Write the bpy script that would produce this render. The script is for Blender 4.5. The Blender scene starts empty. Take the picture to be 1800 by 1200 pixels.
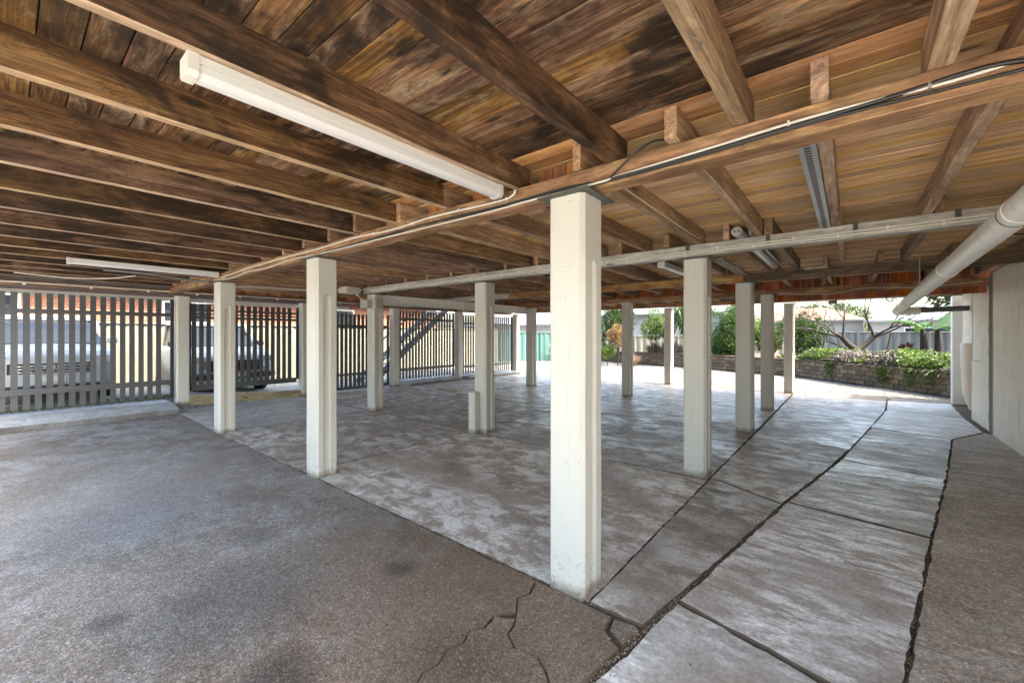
import bpy, bmesh, math, random
from mathutils import Vector, Matrix, noise
from mathutils.geometry import delaunay_2d_cdt
random.seed(7)
S = bpy.context.scene
COL = S.collection
R = math.radians

# ------------------------------------------------------------------ camera, sky, sun, exposure
cam = bpy.data.cameras.new('camera'); co = bpy.data.objects.new('camera', cam); COL.objects.link(co)
co.location = (0, 0, 1.5); co.rotation_euler = (R(90), 0, math.atan2(594, 729))
cam.sensor_width = 36; cam.lens = 36 * 729 / 1800; cam.shift_y = -11 / 1800
cam.clip_start = 0.05; cam.clip_end = 1500
S.camera = co
SUN_EL, SUN_AZ = 52.0, 83.0        # azimuth measured from +Y towards +X
w = bpy.data.worlds.new('World'); S.world = w; w.use_nodes = True
nt = w.node_tree; nt.nodes.clear()
sky = nt.nodes.new('ShaderNodeTexSky'); sky.sky_type = 'NISHITA'; sky.sun_disc = False
sky.sun_elevation = R(SUN_EL); sky.sun_rotation = R(SUN_AZ); sky.air_density = 1.1; sky.dust_density = 5.0; sky.ozone_density = 1.0
bg = nt.nodes.new('ShaderNodeBackground'); bg.inputs[1].default_value = 0.15
wo = nt.nodes.new('ShaderNodeOutputWorld')
nt.links.new(sky.outputs[0], bg.inputs[0]); nt.links.new(bg.outputs[0], wo.inputs[0])
sl = bpy.data.lights.new('sun', 'SUN'); sl.energy = 2.0; sl.angle = R(0.5); sl.color = (1, 0.94, 0.84)
so = bpy.data.objects.new('sun', sl); COL.objects.link(so)
sd = Vector((math.sin(R(SUN_AZ)) * math.cos(R(SUN_EL)), math.cos(R(SUN_AZ)) * math.cos(R(SUN_EL)), math.sin(R(SUN_EL))))
so.rotation_euler = sd.to_track_quat('Z', 'Y').to_euler(); so.location = sd * 60
S.view_settings.view_transform = 'Standard'; S.view_settings.look = 'None'
S.view_settings.exposure = 3.2; S.view_settings.gamma = 1.0; S.view_settings.use_white_balance = True; S.view_settings.white_balance_temperature = 6900; S.view_settings.white_balance_tint = 5; S.view_settings.use_curve_mapping = False
S.cycles.max_bounces = 10; S.cycles.diffuse_bounces = 7; S.cycles.glossy_bounces = 4; S.cycles.transparent_max_bounces = 12

# ------------------------------------------------------------------ helpers
WO = {}
def link(o, parent=None, origin=(0, 0, 0)):
    COL.objects.link(o)
    if parent is not None:
        o.parent = parent
        o.location = Vector(origin) - Vector(WO[parent.name])
    else:
        o.location = origin
    WO[o.name] = tuple(origin)
    return o
def tag(o, label=None, cat=None, group=None, kind=None):
    if label: o['label'] = label
    if cat: o['category'] = cat
    if group: o['group'] = group
    if kind: o['kind'] = kind
    return o
def thing(name, loc, label=None, cat=None, group=None, kind=None):
    return tag(link(bpy.data.objects.new(name, None), None, loc), label, cat, group, kind)

class MB:
    def __init__(s): s.v = []; s.f = []; s.sm = []
    def add(s, v, f, smooth=False):
        n = len(s.v); s.v += [tuple(p) for p in v]; s.f += [tuple(i + n for i in q) for q in f]; s.sm += [smooth] * len(f); return s
    def box(s, a, b, bev=0.0, M=None):
        (x0, y0, z0), (x1, y1, z1) = a, b
        if bev <= 0:
            v = [(x0,y0,z0),(x1,y0,z0),(x1,y1,z0),(x0,y1,z0),(x0,y0,z1),(x1,y0,z1),(x1,y1,z1),(x0,y1,z1)]
            f = [(0,3,2,1),(4,5,6,7),(0,1,5,4),(1,2,6,5),(2,3,7,6),(3,0,4,7)]
        else:
            # three inner faces per corner -> chamfered box via convex hull
            b_ = bev; pts = []
            for x, sx in ((x0, 1), (x1, -1)):
                for y, sy in ((y0, 1), (y1, -1)):
                    for z, sz in ((z0, 1), (z1, -1)):
                        pts += [(x, y+sy*b_, z+sz*b_), (x+sx*b_, y, z+sz*b_), (x+sx*b_, y+sy*b_, z)]
            bm = bmesh.new(); vs = [bm.verts.new(p) for p in pts]
            bmesh.ops.convex_hull(bm, input=vs); bmesh.ops.dissolve_limit(bm, angle_limit=0.02, verts=bm.verts, edges=bm.edges)
            bm.verts.index_update(); v = [tuple(q.co) for q in bm.verts]; f = [tuple(q.index for q in ff.verts) for ff in bm.faces]; bm.free()
        if M is not None: v = [tuple(M @ Vector(p)) for p in v]
        return s.add(v, f)
    def tube(s, pts, r, n=8, cap=True):
        pts = [Vector(p) for p in pts]; m = len(pts)
        rs = r if isinstance(r, (list, tuple)) else [r] * m
        v = []; up = None
        for i, p in enumerate(pts):
            t = (pts[min(i+1, m-1)] - pts[max(i-1, 0)]).normalized()
            if up is None:
                up = t.orthogonal().normalized()
            else:
                up = (up - t * up.dot(t));  up = up.normalized() if up.length > 1e-6 else t.orthogonal().normalized()
            q = t.cross(up)
            for k in range(n):
                a = 2 * math.pi * k / n; v.append(p + (up * math.cos(a) + q * math.sin(a)) * rs[i])
        f = [(i*n+k, i*n+(k+1) % n, (i+1)*n+(k+1) % n, (i+1)*n+k) for i in range(m-1) for k in range(n)]
        s.add(v, f, True)
        if cap: s.add(v[:n], [tuple(range(n-1, -1, -1))]); s.add(v[-n:], [tuple(range(n))])
        return s
    def loft(s, rings, cap=True, smooth=False):
        n = len(rings[0]); v = [p for r_ in rings for p in r_]
        f = [(i*n+k, i*n+(k+1) % n, (i+1)*n+(k+1) % n, (i+1)*n+k) for i in range(len(rings)-1) for k in range(n)]
        s.add(v, f, smooth)
        if cap: s.add(rings[0], [tuple(range(n-1, -1, -1))]); s.add(rings[-1], [tuple(range(n))])
        return s
    def build(s, name, mat, parent=None, origin=None, **kw):
        o0 = Vector(origin if origin is not None else (WO[parent.name] if parent is not None else (0, 0, 0)))
        me = bpy.data.meshes.new(name); me.from_pydata([tuple(Vector(p) - o0) for p in s.v], [], s.f); me.update()
        me.polygons.foreach_set('use_smooth', s.sm)
        me.materials.append(mat)
        o = bpy.data.objects.new(name, me); link(o, parent, tuple(o0)); tag(o, **kw); return o
def copy_tree(o, loc, parent=None):
    c = o.copy(); COL.objects.link(c); c.parent = parent
    c.location = loc if parent is None else o.location
    for ch in list(o.children): copy_tree(ch, None, c)
    return c

# ------------------------------------------------------------------ materials
class NT:
    def __init__(s, name):
        s.m = bpy.data.materials.new(name); s.m.use_nodes = True; s.t = s.m.node_tree; s.b = s.t.nodes['Principled BSDF']
        s.tc = s.n('ShaderNodeTexCoord'); s.oi = s.n('ShaderNodeObjectInfo')
        o = s.n('ShaderNodeVectorMath', operation='SCALE'); cv = s.n('ShaderNodeCombineXYZ')
        s.l(s.oi.outputs['Random'], cv.inputs[0]); s.l(s.oi.outputs['Random'], cv.inputs[1]); s.l(s.oi.outputs['Random'], cv.inputs[2])
        s.l(cv.outputs[0], o.inputs[0]); o.inputs['Scale'].default_value = 61.0
        ad = s.n('ShaderNodeVectorMath', operation='ADD'); s.l(s.tc.outputs['Object'], ad.inputs[0]); s.l(o.outputs[0], ad.inputs[1])
        s.obj = s.tc.outputs['Object']; s.rnd = ad.outputs[0]
    def n(s, t, **k):
        x = s.t.nodes.new(t)
        for a, v in k.items(): setattr(x, a, v)
        return x
    def l(s, a, b): s.t.links.new(a, b)
    def noise(s, vec, scale, stretch=(1, 1, 1), detail=4, rough=.55, dist=0):
        mp = s.n('ShaderNodeMapping'); mp.inputs['Scale'].default_value = stretch; s.l(vec, mp.inputs[0])
        x = s.n('ShaderNodeTexNoise'); x.inputs['Scale'].default_value = scale; x.inputs['Detail'].default_value = detail
        x.inputs['Roughness'].default_value = rough; x.inputs['Distortion'].default_value = dist; s.l(mp.outputs[0], x.inputs['Vector']); return x.outputs[0]
    def vor(s, vec, scale, feature='F1', out='Distance', stretch=(1, 1, 1)):
        mp = s.n('ShaderNodeMapping'); mp.inputs['Scale'].default_value = stretch; s.l(vec, mp.inputs[0])
        x = s.n('ShaderNodeTexVoronoi', feature=feature); x.inputs['Scale'].default_value = scale; s.l(mp.outputs[0], x.inputs['Vector']); return x.outputs[out]
    def ramp(s, fac, stops):
        x = s.n('ShaderNodeValToRGB'); e = x.color_ramp.elements
        while len(e) < len(stops): e.new(.5)
        for q, (p, c) in zip(e, stops):
            q.position = p; q.color = (*c, 1) if isinstance(c, tuple) else (c, c, c, 1)
        s.l(fac, x.inputs[0]); return x.outputs[0]
    def mix(s, fac, a, b, mode='MIX'):
        x = s.n('ShaderNodeMix', data_type='RGBA', blend_type=mode)
        for i, v in ((0, fac), (6, a), (7, b)):
            if isinstance(v, (int, float)): x.inputs[i].default_value = v
            elif isinstance(v, tuple): x.inputs[i].default_value = (*v, 1)
            else: s.l(v, x.inputs[i])
        return x.outputs[2]
    def math(s, op, a, b=0.0):
        x = s.n('ShaderNodeMath', operation=op)
        for i, v in ((0, a), (1, b)):
            if isinstance(v, (int, float)): x.inputs[i].default_value = v
            else: s.l(v, x.inputs[i])
        return x.outputs[0]
    def set(s, k, v):
        if isinstance(v, (int, float)): s.b.inputs[k].default_value = v
        elif isinstance(v, tuple): s.b.inputs[k].default_value = (*v, 1)
        else: s.l(v, s.b.inputs[k])
    def bump(s, h, strength=.5, dist=.01, prev=None):
        x = s.n('ShaderNodeBump'); x.inputs['Strength'].default_value = strength; x.inputs['Distance'].default_value = dist
        s.l(h, x.inputs['Height'])
        if prev is not None: s.l(prev, x.inputs['Normal'])
        s.l(x.outputs[0], s.b.inputs['Normal']); return x.outputs[0]

def wood(name, c_dark, c_mid, c_light, axis='X', stain=.5, stain_col=(.012, .008, .006), tone=.5, pale=0.0, pale_col=(.30, .22, .13), rough=.7, crisp=.6):
    """tone: how far each piece differs; stain: share of dark water marks lying across pieces"""
    k = NT(name); st = {'X': (.8, 16, 16), 'Y': (16, .8, 16), 'Z': (16, 16, .8)}[axis]; st2 = {'X': (2.2, 110, 110), 'Y': (110, 2.2, 110), 'Z': (110, 110, 2.2)}[axis]; st3 = {'X': (5, 34, 34), 'Y': (34, 5, 34), 'Z': (34, 34, 5)}[axis]
    g = k.noise(k.rnd, 1.6, st, 6, .62, 1.2); fine = k.noise(k.rnd, 1.5, st2, 3, .7)
    col = k.ramp(g, [(.28, c_dark), (.5, c_mid), (.72, c_light)])
    col = k.mix(k.ramp(fine, [(.46, .0), (.60, crisp)]), col, c_dark, 'MIX')
    fleck = k.noise(k.rnd, 1.5, st3, 6, .75, .4); col = k.mix(1.0, col, k.ramp(fleck, [(.36, 1 - crisp * .62), (.5, 1.0), (.66, 1 + crisp * .5)]), 'MULTIPLY')
    kn = k.vor(k.rnd, 1.0, stretch={'X': (1.6, 6, 6), 'Y': (6, 1.6, 6), 'Z': (6, 6, 1.6)}[axis]); col = k.mix(k.ramp(kn, [(.07, .85), (.13, 0.0)]), col, stain_col)
    # piece to piece
    t = k.ramp(k.oi.outputs['Random'], [(0, 1 - tone), (.5, 1.0), (1, 1 + tone * .7)])
    col = k.mix(1.0, col, t, 'MULTIPLY')
    hs = k.n('ShaderNodeHueSaturation'); r2 = k.math('FRACT', k.math('MULTIPLY', k.oi.outputs['Random'], 7.31))
    k.l(k.math('ADD', k.math('MULTIPLY', r2, .02), .492), hs.inputs['Hue']); k.l(k.math('ADD', k.math('MULTIPLY', r2, .3), .85), hs.inputs['Saturation']); k.l(col, hs.inputs['Color']); col = hs.outputs[0]
    if pale:
        pm = k.noise(k.rnd, 2.2, {'X': (1, 3, 3), 'Y': (3, 1, 3), 'Z': (3, 3, 1)}[axis], 6, .7, .6)
        col = k.mix(k.math('MULTIPLY', k.ramp(pm, [(.52, 0.0), (.68, 1.0)]), pale), col, pale_col)
    if stain:
        a = k.noise(k.obj, .85, (1, 1, 1), 5, .62, .8); b = k.noise(k.rnd, 2.6, {'X': (.6, 2, 2), 'Y': (2, .6, 2), 'Z': (2, 2, .6)}[axis], 6, .7, .5)
        m = k.math('MULTIPLY', k.ramp(a, [(.42, 0.0), (.52, 1.0)]), k.ramp(b, [(.40, .05), (.53, 1.0)]))
        col = k.mix(k.math('MULTIPLY', m, stain), col, stain_col)
        rim = k.ramp(b, [(.562, 0.0), (.574, .7), (.588, 0.0)])
        col = k.mix(k.math('MULTIPLY', rim, stain), col, stain_col)
    k.set('Base Color', col); k.set('Roughness', rough); k.set('Specular IOR Level', .3)
    p = k.bump(fine, .35, .003); k.bump(g, .4, .006, p)
    return k.m

def plain(name, col, rough=.5, metal=0.0, var=.12, bump=.15, scale=25, spec=.5, dirt=None, dscale=2.5):
    k = NT(name); f = k.noise(k.rnd, scale, detail=5); big = k.noise(k.rnd, dscale, detail=6, rough=.65)
    c = k.mix(k.math('MULTIPLY', k.ramp(big, [(.35, 0.0), (.7, 1.0)]), var), col, tuple(x * .55 for x in col))
    if dirt: c = k.mix(k.math('MULTIPLY', k.ramp(f, [(.5, 0.0), (.75, 1.0)]), .5), c, dirt)
    k.set('Base Color', c); k.set('Roughness', rough); k.set('Metallic', metal); k.set('Specular IOR Level', spec)
    if bump: k.bump(f, bump, .004)
    return k.m

def concrete(name, base, brown, chalk, chalk_amt=.6, agg=0.0, rough=(.3, .62), tint=.12, streak=(1, 1, 1), dark=.5, aniso=1.3, marks=()):
    k = NT(name)
    big = k.noise(k.rnd, .75, detail=7, rough=.62, dist=.6); mid = k.noise(k.rnd, 2.6, streak, 8, .68, .5); fin = k.noise(k.rnd, 46, detail=5, rough=.7)
    strk = k.noise(k.rnd, 3.6, tuple(a * b for a, b in zip(streak, (1, aniso, 1))), 10, .74, .35)
    col = k.mix(k.ramp(big, [(.36, 0.0), (.62, 1.0)]), base, brown)
    col = k.mix(k.math('MULTIPLY', k.ramp(mid, [(.48, 0.0), (.66, 1.0)]), dark), col, tuple(x * .42 for x in brown))
    cm = k.math('MULTIPLY', k.ramp(strk, [(.45, 0.0), (.57, 1.0)]), k.ramp(k.noise(k.rnd, 1.15, detail=3, dist=.3), [(.38, 0.0), (.56, 1.0)]))
    col = k.mix(k.math('MULTIPLY', cm, chalk_amt), col, chalk)
    col = k.mix(.55, col, k.ramp(fin, [(.3, .35), (.7, 1.5)]), 'MULTIPLY')
    col = col
    for (mx, my, rad, amt, mc) in marks:      # local stains, plus bluish patches with skylight painted in
        d = k.n('ShaderNodeVectorMath', operation='DISTANCE'); k.l(k.obj, d.inputs[0]); d.inputs[1].default_value = (mx, my, 0)
        q = k.math('ADD', k.math('DIVIDE', d.outputs['Value'], rad), k.math('MULTIPLY', k.noise(k.obj, 2.2, detail=6, rough=.65), 1.1))
        col = k.mix(k.math('MULTIPLY', k.ramp(k.math('MULTIPLY', q, .5), [(.45, 1.0), (.85, 0.0)]), amt), col, mc)
    if agg:
        vc = k.vor(k.rnd, 130, out='Color'); sp = k.n('ShaderNodeSeparateColor'); k.l(vc, sp.inputs[0])
        vc2 = k.vor(k.rnd, 62, out='Color'); sp2 = k.n('ShaderNodeSeparateColor'); k.l(vc2, sp2.inputs[0])
        col = k.mix(agg, col, k.ramp(sp.outputs[0], [(0, .15), (.3, .75), (.8, 1.2), (1, 2.6)]), 'MULTIPLY')
        col = k.mix(agg * .6, col, k.ramp(sp2.outputs[1], [(0, .55), (.6, 1.0), (1, 1.6)]), 'MULTIPLY')
    # pinholes
    ph = k.vor(k.rnd, 17); pm = k.math('MULTIPLY', k.ramp(ph, [(.05, 1.0), (.10, 0.0)]), k.ramp(k.noise(k.rnd, 3.0, detail=2), [(.52, 0.0), (.57, 1.0)]))
    bs = k.vor(k.rnd, 3.3); bn = k.noise(k.rnd, 22, detail=4); pm = k.math('MAXIMUM', pm, k.math('MULTIPLY', k.ramp(k.math('ADD', bs, k.math('MULTIPLY', bn, .08)), [(.075, .8), (.10, 0.0)]), k.ramp(k.noise(k.rnd, 1.1, detail=2), [(.5, 0.0), (.55, 1.0)])))
    col = k.mix(pm, col, (.02, .018, .016))
    t = k.ramp(k.oi.outputs['Random'], [(0, 1 - tint), (1, 1 + tint)]); col = k.mix(1.0, col, t, 'MULTIPLY')
    k.set('Base Color', col)
    k.set('Roughness', k.ramp(k.math('ADD', k.math('MULTIPLY', strk, .6), k.math('MULTIPLY', big, .4)), [(.42, rough[1]), (.58, rough[0])]))
    k.set('Specular IOR Level', .5)
    p = k.bump(mid, .35, .012)
    p = k.bump(strk, .25, .006, p)
    if agg: p = k.bump(k.vor(k.rnd, 120), .5, .004, p)
    k.bump(fin, .35, .003, p)
    return k.m

def leafmat(name, cols, trans=.35):
    k = NT(name); g = k.n('ShaderNodeNewGeometry')
    n_ = len(cols); col = k.ramp(g.outputs['Random Per Island'], [(i / max(n_ - 1, 1), c) for i, c in enumerate(cols)])
    big = k.noise(k.obj, 1.3, detail=3); col = k.mix(k.ramp(big, [(.35, .35), (.65, 0.0)]), col, tuple(x * .45 for x in cols[0]))
    k.set('Base Color', col); k.set('Roughness', .5)
    tr = k.n('ShaderNodeBsdfTranslucent'); k.l(col, tr.inputs[0]); mx = k.n('ShaderNodeMixShader'); mx.inputs[0].default_value = trans
    out = k.t.nodes['Material Output']; k.l(k.b.outputs[0], mx.inputs[1]); k.l(tr.outputs[0], mx.inputs[2]); k.l(mx.outputs[0], out.inputs[0])
    return k.m

def paint_post():
    k = NT('cream_post_paint'); hz = k.noise(k.rnd, 9, (1, 1, 7), 5, .6); f = k.noise(k.rnd, 60, detail=4); sp = k.n('ShaderNodeSeparateXYZ'); k.l(k.obj, sp.inputs[0])
    spots = k.noise(k.rnd, 42, detail=3, rough=.8); low = k.ramp(k.math('ADD', k.math('MULTIPLY', sp.outputs[2], 2.2), k.math('MULTIPLY', k.noise(k.rnd, 7, detail=4), .5)), [(.22, 1.0), (.85, 0.0)])
    c = k.mix(k.ramp(k.noise(k.rnd, 1.6, (1, 1, .5), 5), [(.35, 0.0), (.7, .35)]), (.56, .555, .515), (.49, .475, .42))
    c = k.mix(k.math('MULTIPLY', low, k.ramp(spots, [(.56, 0.0), (.64, .85)])), c, (.07, .06, .05))
    c = k.mix(k.ramp(k.vor(k.rnd, 13), [(.04, .7), (.07, 0.0)]), c, (.18, .16, .12))
    dr = k.noise(k.rnd, 3.0, (9, 9, .5), 5, .65); c = k.mix(k.ramp(dr, [(.56, 0.0), (.68, .3)]), c, (.38, .35, .29))
    sc = k.noise(k.rnd, 11, (1, 1, 2.5), 7, .75); c = k.mix(k.math('MULTIPLY', k.ramp(sc, [(.62, 0.0), (.66, .7)]), k.ramp(k.noise(k.rnd, 1.7, detail=2), [(.5, 0.0), (.6, 1.0)])), c, (.30, .28, .25))
    ft = k.ramp(k.math('ADD', sp.outputs[2], k.math('MULTIPLY', k.noise(k.rnd, 14, detail=5), .09)), [(.055, .8), (.12, 0.0)]); c = k.mix(ft, c, (.16, .125, .09))
    k.set('Base Color', c); k.set('Roughness', .42); k.set('Specular IOR Level', .5)
    p = k.bump(hz, .28, .006); k.bump(f, .2, .002, p); return k.m

M = {}
M['board_stained'] = wood('stained_floorboard', (.05, .024, .012), (.19, .095, .045), (.38, .23, .12), 'X', .93, (.014, .009, .006), .5, .65, (.46, .36, .24))
M['board_honey'] = wood('honey_floorboard', (.48, .25, .10), (.78, .50, .26), (.88, .66, .40), 'X', .2, (.12, .065, .035), .3, .35, (.86, .70, .48), crisp=.3)
M['board_red'] = wood('reddish_floorboard', (.27, .115, .045), (.54, .27, .12), (.72, .45, .23), 'X', .3, (.07, .04, .025), .35, .35, (.72, .55, .36), crisp=.35)
M['joist_dark'] = wood('dark_joist', (.042, .021, .011), (.13, .064, .031), (.26, .15, .075), 'Y', .85, (.014, .009, .006), .35, .3, (.42, .28, .15))
M['joist_brown'] = wood('sawn_brown_joist', (.15, .085, .052), (.36, .22, .14), (.58, .41, .28), 'Y', .3, (.04, .025, .018), .3, .3, (.58, .44, .3))
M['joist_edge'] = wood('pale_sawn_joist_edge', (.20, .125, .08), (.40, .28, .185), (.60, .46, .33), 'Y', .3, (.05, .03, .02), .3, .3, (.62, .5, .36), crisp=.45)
M['bearer'] = wood('old_bearer_timber', (.16, .075, .03), (.38, .20, .085), (.58, .36, .16), 'X', .45, (.05, .025, .012), .15, .6, (.62, .46, .2))
M['bearer_dark'] = wood('dark_bearer_timber', (.06, .04, .03), (.12, .08, .058), (.22, .15, .11), 'X', .3, (.02, .015, .01), .15)
M['bearer_y'] = wood('plate_timber', (.10, .055, .04), (.25, .14, .10), (.38, .25, .18), 'Y', .3, (.03, .02, .015), .15)
M['lining'] = wood('red_lining_board', (.22, .05, .02), (.42, .12, .05), (.55, .20, .09), 'Z', .2, (.05, .02, .012), .45)
M['lining_orange'] = wood('orange_lining_board', (.26, .09, .03), (.42, .17, .06), (.50, .25, .10), 'Z', .3, (.05, .025, .015), .4)
M['bearer_grey'] = wood('weathered_grey_painted_bearer', (.30, .30, .27), (.50, .50, .46), (.64, .64, .59), 'X', .3, (.10, .075, .05), .1, .4, (.55, .55, .50))
M['kerb_timber'] = wood('pale_kerb_timber', (.28, .22, .15), (.42, .35, .25), (.55, .47, .36), 'Y', .2)
M['post'] = paint_post()
M['plate'] = plain('rusty_plate', (.13, .14, .12), .6, .3, .6, .4, 40, dirt=(.05, .03, .02))
M['white_paint'] = plain('white_paint', (.74, .73, .69), .45, 0, .15, .1)
M['stair_grey'] = plain('pale_stair_paint', (.34, .34, .33), .6, 0, .2, .1)
M['plastic'] = plain('white_plastic', (.60, .595, .57), .35, 0, .04, 0)
M['diffuser'] = plain('lamp_diffuser', (.62, .625, .64), .25, 0, .02, 0)
M['conduit'] = plain('white_conduit', (.60, .585, .53), .4, 0, .12, 0)
M['black_cable'] = plain('black_cable', (.015, .015, .017), .4, 0, .1, 0)
M['galv'] = plain('galvanised_steel', (.50, .51, .50), .38, .8, .3, .1, 60)
M['dark_metal'] = plain('dark_metal', (.08, .075, .07), .5, .5, .3, .1)
M['pipe'] = plain('white_pvc_pipe', (.84, .83, .79), .3, 0, .12, .05, 12, dirt=(.5, .48, .42))
M['seal'] = plain('black_seal', (.02, .02, .02), .6, 0, 0, 0)
M['slab'] = concrete('smooth_stained_concrete', (.38, .345, .315), (.28, .215, .165), (.74, .73, .72), .8, tint=.14, streak=(1, 1, 1), aniso=1.5)
M['slab_blue'] = concrete('pale_floor_concrete', (.40, .40, .405), (.34, .32, .30), (.60, .61, .62), .5, tint=.05, dark=.2, aniso=1.5)
M['slab_path'] = concrete('worn_path_concrete', (.52, .51, .50), (.33, .265, .215), (.88, .88, .89), .95, tint=.12, aniso=2.6, streak=(.9, 1.1, 1), dark=.3)
M['slab_rough'] = concrete('rough_brown_concrete', (.46, .395, .335), (.35, .28, .225), (.64, .60, .56), .5, agg=.4, aniso=3.0, rough=(.5, .8), tint=.06, dark=.35)
M['drive'] = concrete('aggregate_driveway', (.22, .202, .186), (.142, .11, .085), (.30, .305, .315), .6, agg=.5, rough=(.5, .75), tint=.02, dark=.3, marks=[(-1.6, 1.5, 1.5, .8, (.185, .132, .092)), (-2.7, .75, .55, .55, (.085, .088, .095)), (-1.35, 1.3, .35, .6, (.09, .065, .05)), (-1.95, .75, .2, .7, (.05, .045, .04)), (-2.25, 1.62, .12, .7, (.06, .05, .04)), (-3.4, 1.2, .16, .5, (.08, .07, .065)), (-4.6, .65, .9, .55, (.10, .12, .145)), (-3.0, .35, .10, .6, (.05, .045, .04)), (-2.9, 1.75, .45, .4, (.16, .12, .09)), (-5.5, 1.0, 1.5, .35, (.36, .35, .35))])  # bluish marks paint skylight into the floor colour
M['apron'] = concrete('sandy_apron_concrete', (.17, .14, .105), (.14, .11, .08), (.21, .185, .155), .3, agg=.2, rough=(.6, .85))
M['dirt'] = plain('dark_joint_dirt', (.10, .072, .05), .95, 0, .6, .6, 60)
M['upstand'] = concrete('pale_upstand_concrete', (.36, .38, .40), (.28, .28, .28), (.5, .52, .55), .4, agg=.2, rough=(.5, .8))
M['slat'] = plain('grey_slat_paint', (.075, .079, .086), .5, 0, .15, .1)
M['slat_light'] = plain('lighter_slat_paint', (.11, .108, .104), .55, 0, .15, .1)  # lighter slat grey for the last two gates
M['frame'] = plain('charcoal_gate_frame', (.035, .038, .042), .45, .2, .1, .05)
M['panel'] = plain('cream_wall_sheet', (.86, .82, .74), .5, 0, .15, .06, 5, dirt=(.66, .60, .50))
M['stump'] = plain('rough_bare_concrete', (.24, .205, .16), .9, 0, .6, .8, 22)
M['leaf_green'] = leafmat('glossy_green_leaves', [(.02, .055, .007), (.042, .10, .012), (.085, .16, .022)])
M['leaf_light'] = leafmat('light_green_leaves', [(.05, .10, .014), (.10, .17, .025), (.17, .23, .05)])
M['leaf_dark'] = leafmat('deep_green_leaves', [(.012, .034, .006), (.027, .065, .011), (.05, .10, .016)])
M['leaf_orange'] = leafmat('orange_tipped_leaves', [(.25, .12, .05), (.34, .19, .09), (.14, .13, .035)])
M['leaf_red'] = leafmat('red_leaves', [(.22, .02, .02), (.38, .05, .04), (.15, .03, .04)])
M['leaf_grey'] = leafmat('dry_grey_stems', [(.09, .08, .065), (.16, .14, .115), (.24, .21, .175)], .15)
M['leaf_pink'] = leafmat('pinkish_grass', [(.35, .20, .17), (.45, .30, .26), (.30, .25, .15)])
M['leaf_banana'] = leafmat('banana_leaf', [(.02, .065, .010), (.04, .10, .014)], .4)
M['grass'] = leafmat('lawn_grass', [(.05, .09, .015), (.10, .15, .03)])
M['bark'] = plain('grey_bark', (.028, .022, .017), .9, 0, .6, .7, 18)
M['bark_dark'] = plain('dark_bark', (.07, .055, .045), .9, 0, .5, .7, 18)
M['gravel'] = None
M['glass'] = plain('dark_window_glass', (.02, .025, .03), .08, 0, 0, 0, spec=.8)
M['car_paint'] = plain('white_car_paint', (.50, .52, .55), .22, 0, .02, 0, spec=.6)
M['chrome'] = plain('chrome', (.7, .7, .72), .15, 1.0, 0, 0)
M['rubber'] = plain('black_rubber', (.02, .02, .02), .8, 0, .2, .3, 60)
M['blackp'] = plain('black_trim', (.025, .026, .03), .4, 0, .05, 0)
M['lens'] = plain('headlight_lens', (.55, .6, .65), .12, 0, .02, 0, spec=.8)
M['plate_blue'] = plain('number_plate_print', (.05, .10, .35), .4, 0, 0, 0)
M['fence_cream'] = plain('cream_metal_fence', (.20, .19, .155), .5, 0, .1, .05)
M['fence_grey'] = plain('grey_metal_fence', (.12, .135, .14), .5, 0, .1, .05)
M['fence_teal'] = plain('teal_metal_fence', (.05, .12, .115), .5, 0, .1, .05)
M['render_grey'] = plain('grey_house_wall', (.22, .23, .23), .8, 0, .1, .1)
M['render_white'] = plain('white_house_wall', (.26, .255, .25), .8, 0, .1, .1)
M['roof_grey'] = plain('grey_roof', (.12, .125, .14), .6, 0, .3, .2, 8)
M['gutter_green'] = plain('dark_green_gutter', (.04, .10, .075), .5, 0, .1, 0)
M['roof_white'] = plain('pale_metal_roof', (.17, .175, .19), .5, 0, .15, .1)
M['soil'] = plain('garden_soil', (.07, .05, .035), .95, 0, .5, .7, 12)
M['black_pipe'] = plain('dark_grey_pipe', (.12, .12, .12), .4, 0, .2, 0)
def terracotta():
    k = NT('terracotta_roof'); c = k.ramp(k.noise(k.rnd, 3, detail=6), [(.3, (.16, .055, .035)), (.5, (.19, .08, .055)), (.7, (.22, .165, .14))]); k.set('Base Color', c); k.set('Roughness', .85); return k.m
M['roof_red'] = terracotta()
def gravelmat(name='gravel', a=(.085, .086, .088), b=(.20, .20, .20)):
    k = NT(name); vc = k.vor(k.obj, 28, out='Color'); sp = k.n('ShaderNodeSeparateColor'); k.l(vc, sp.inputs[0])
    c = k.ramp(sp.outputs[0], [(0, tuple(x * .5 for x in a)), (.4, a), (1, b)]); big = k.noise(k.obj, .6, detail=5)
    c = k.mix(k.ramp(big, [(.45, 0.0), (.62, .6)]), c, (.12, .105, .09)); k.set('Base Color', c); k.set('Roughness', .9)
    p = k.bump(k.vor(k.obj, 28), .9, .02); k.bump(k.noise(k.obj, 4, detail=6), .6, .05, p); return k.m
M['gravel'] = gravelmat()
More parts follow.
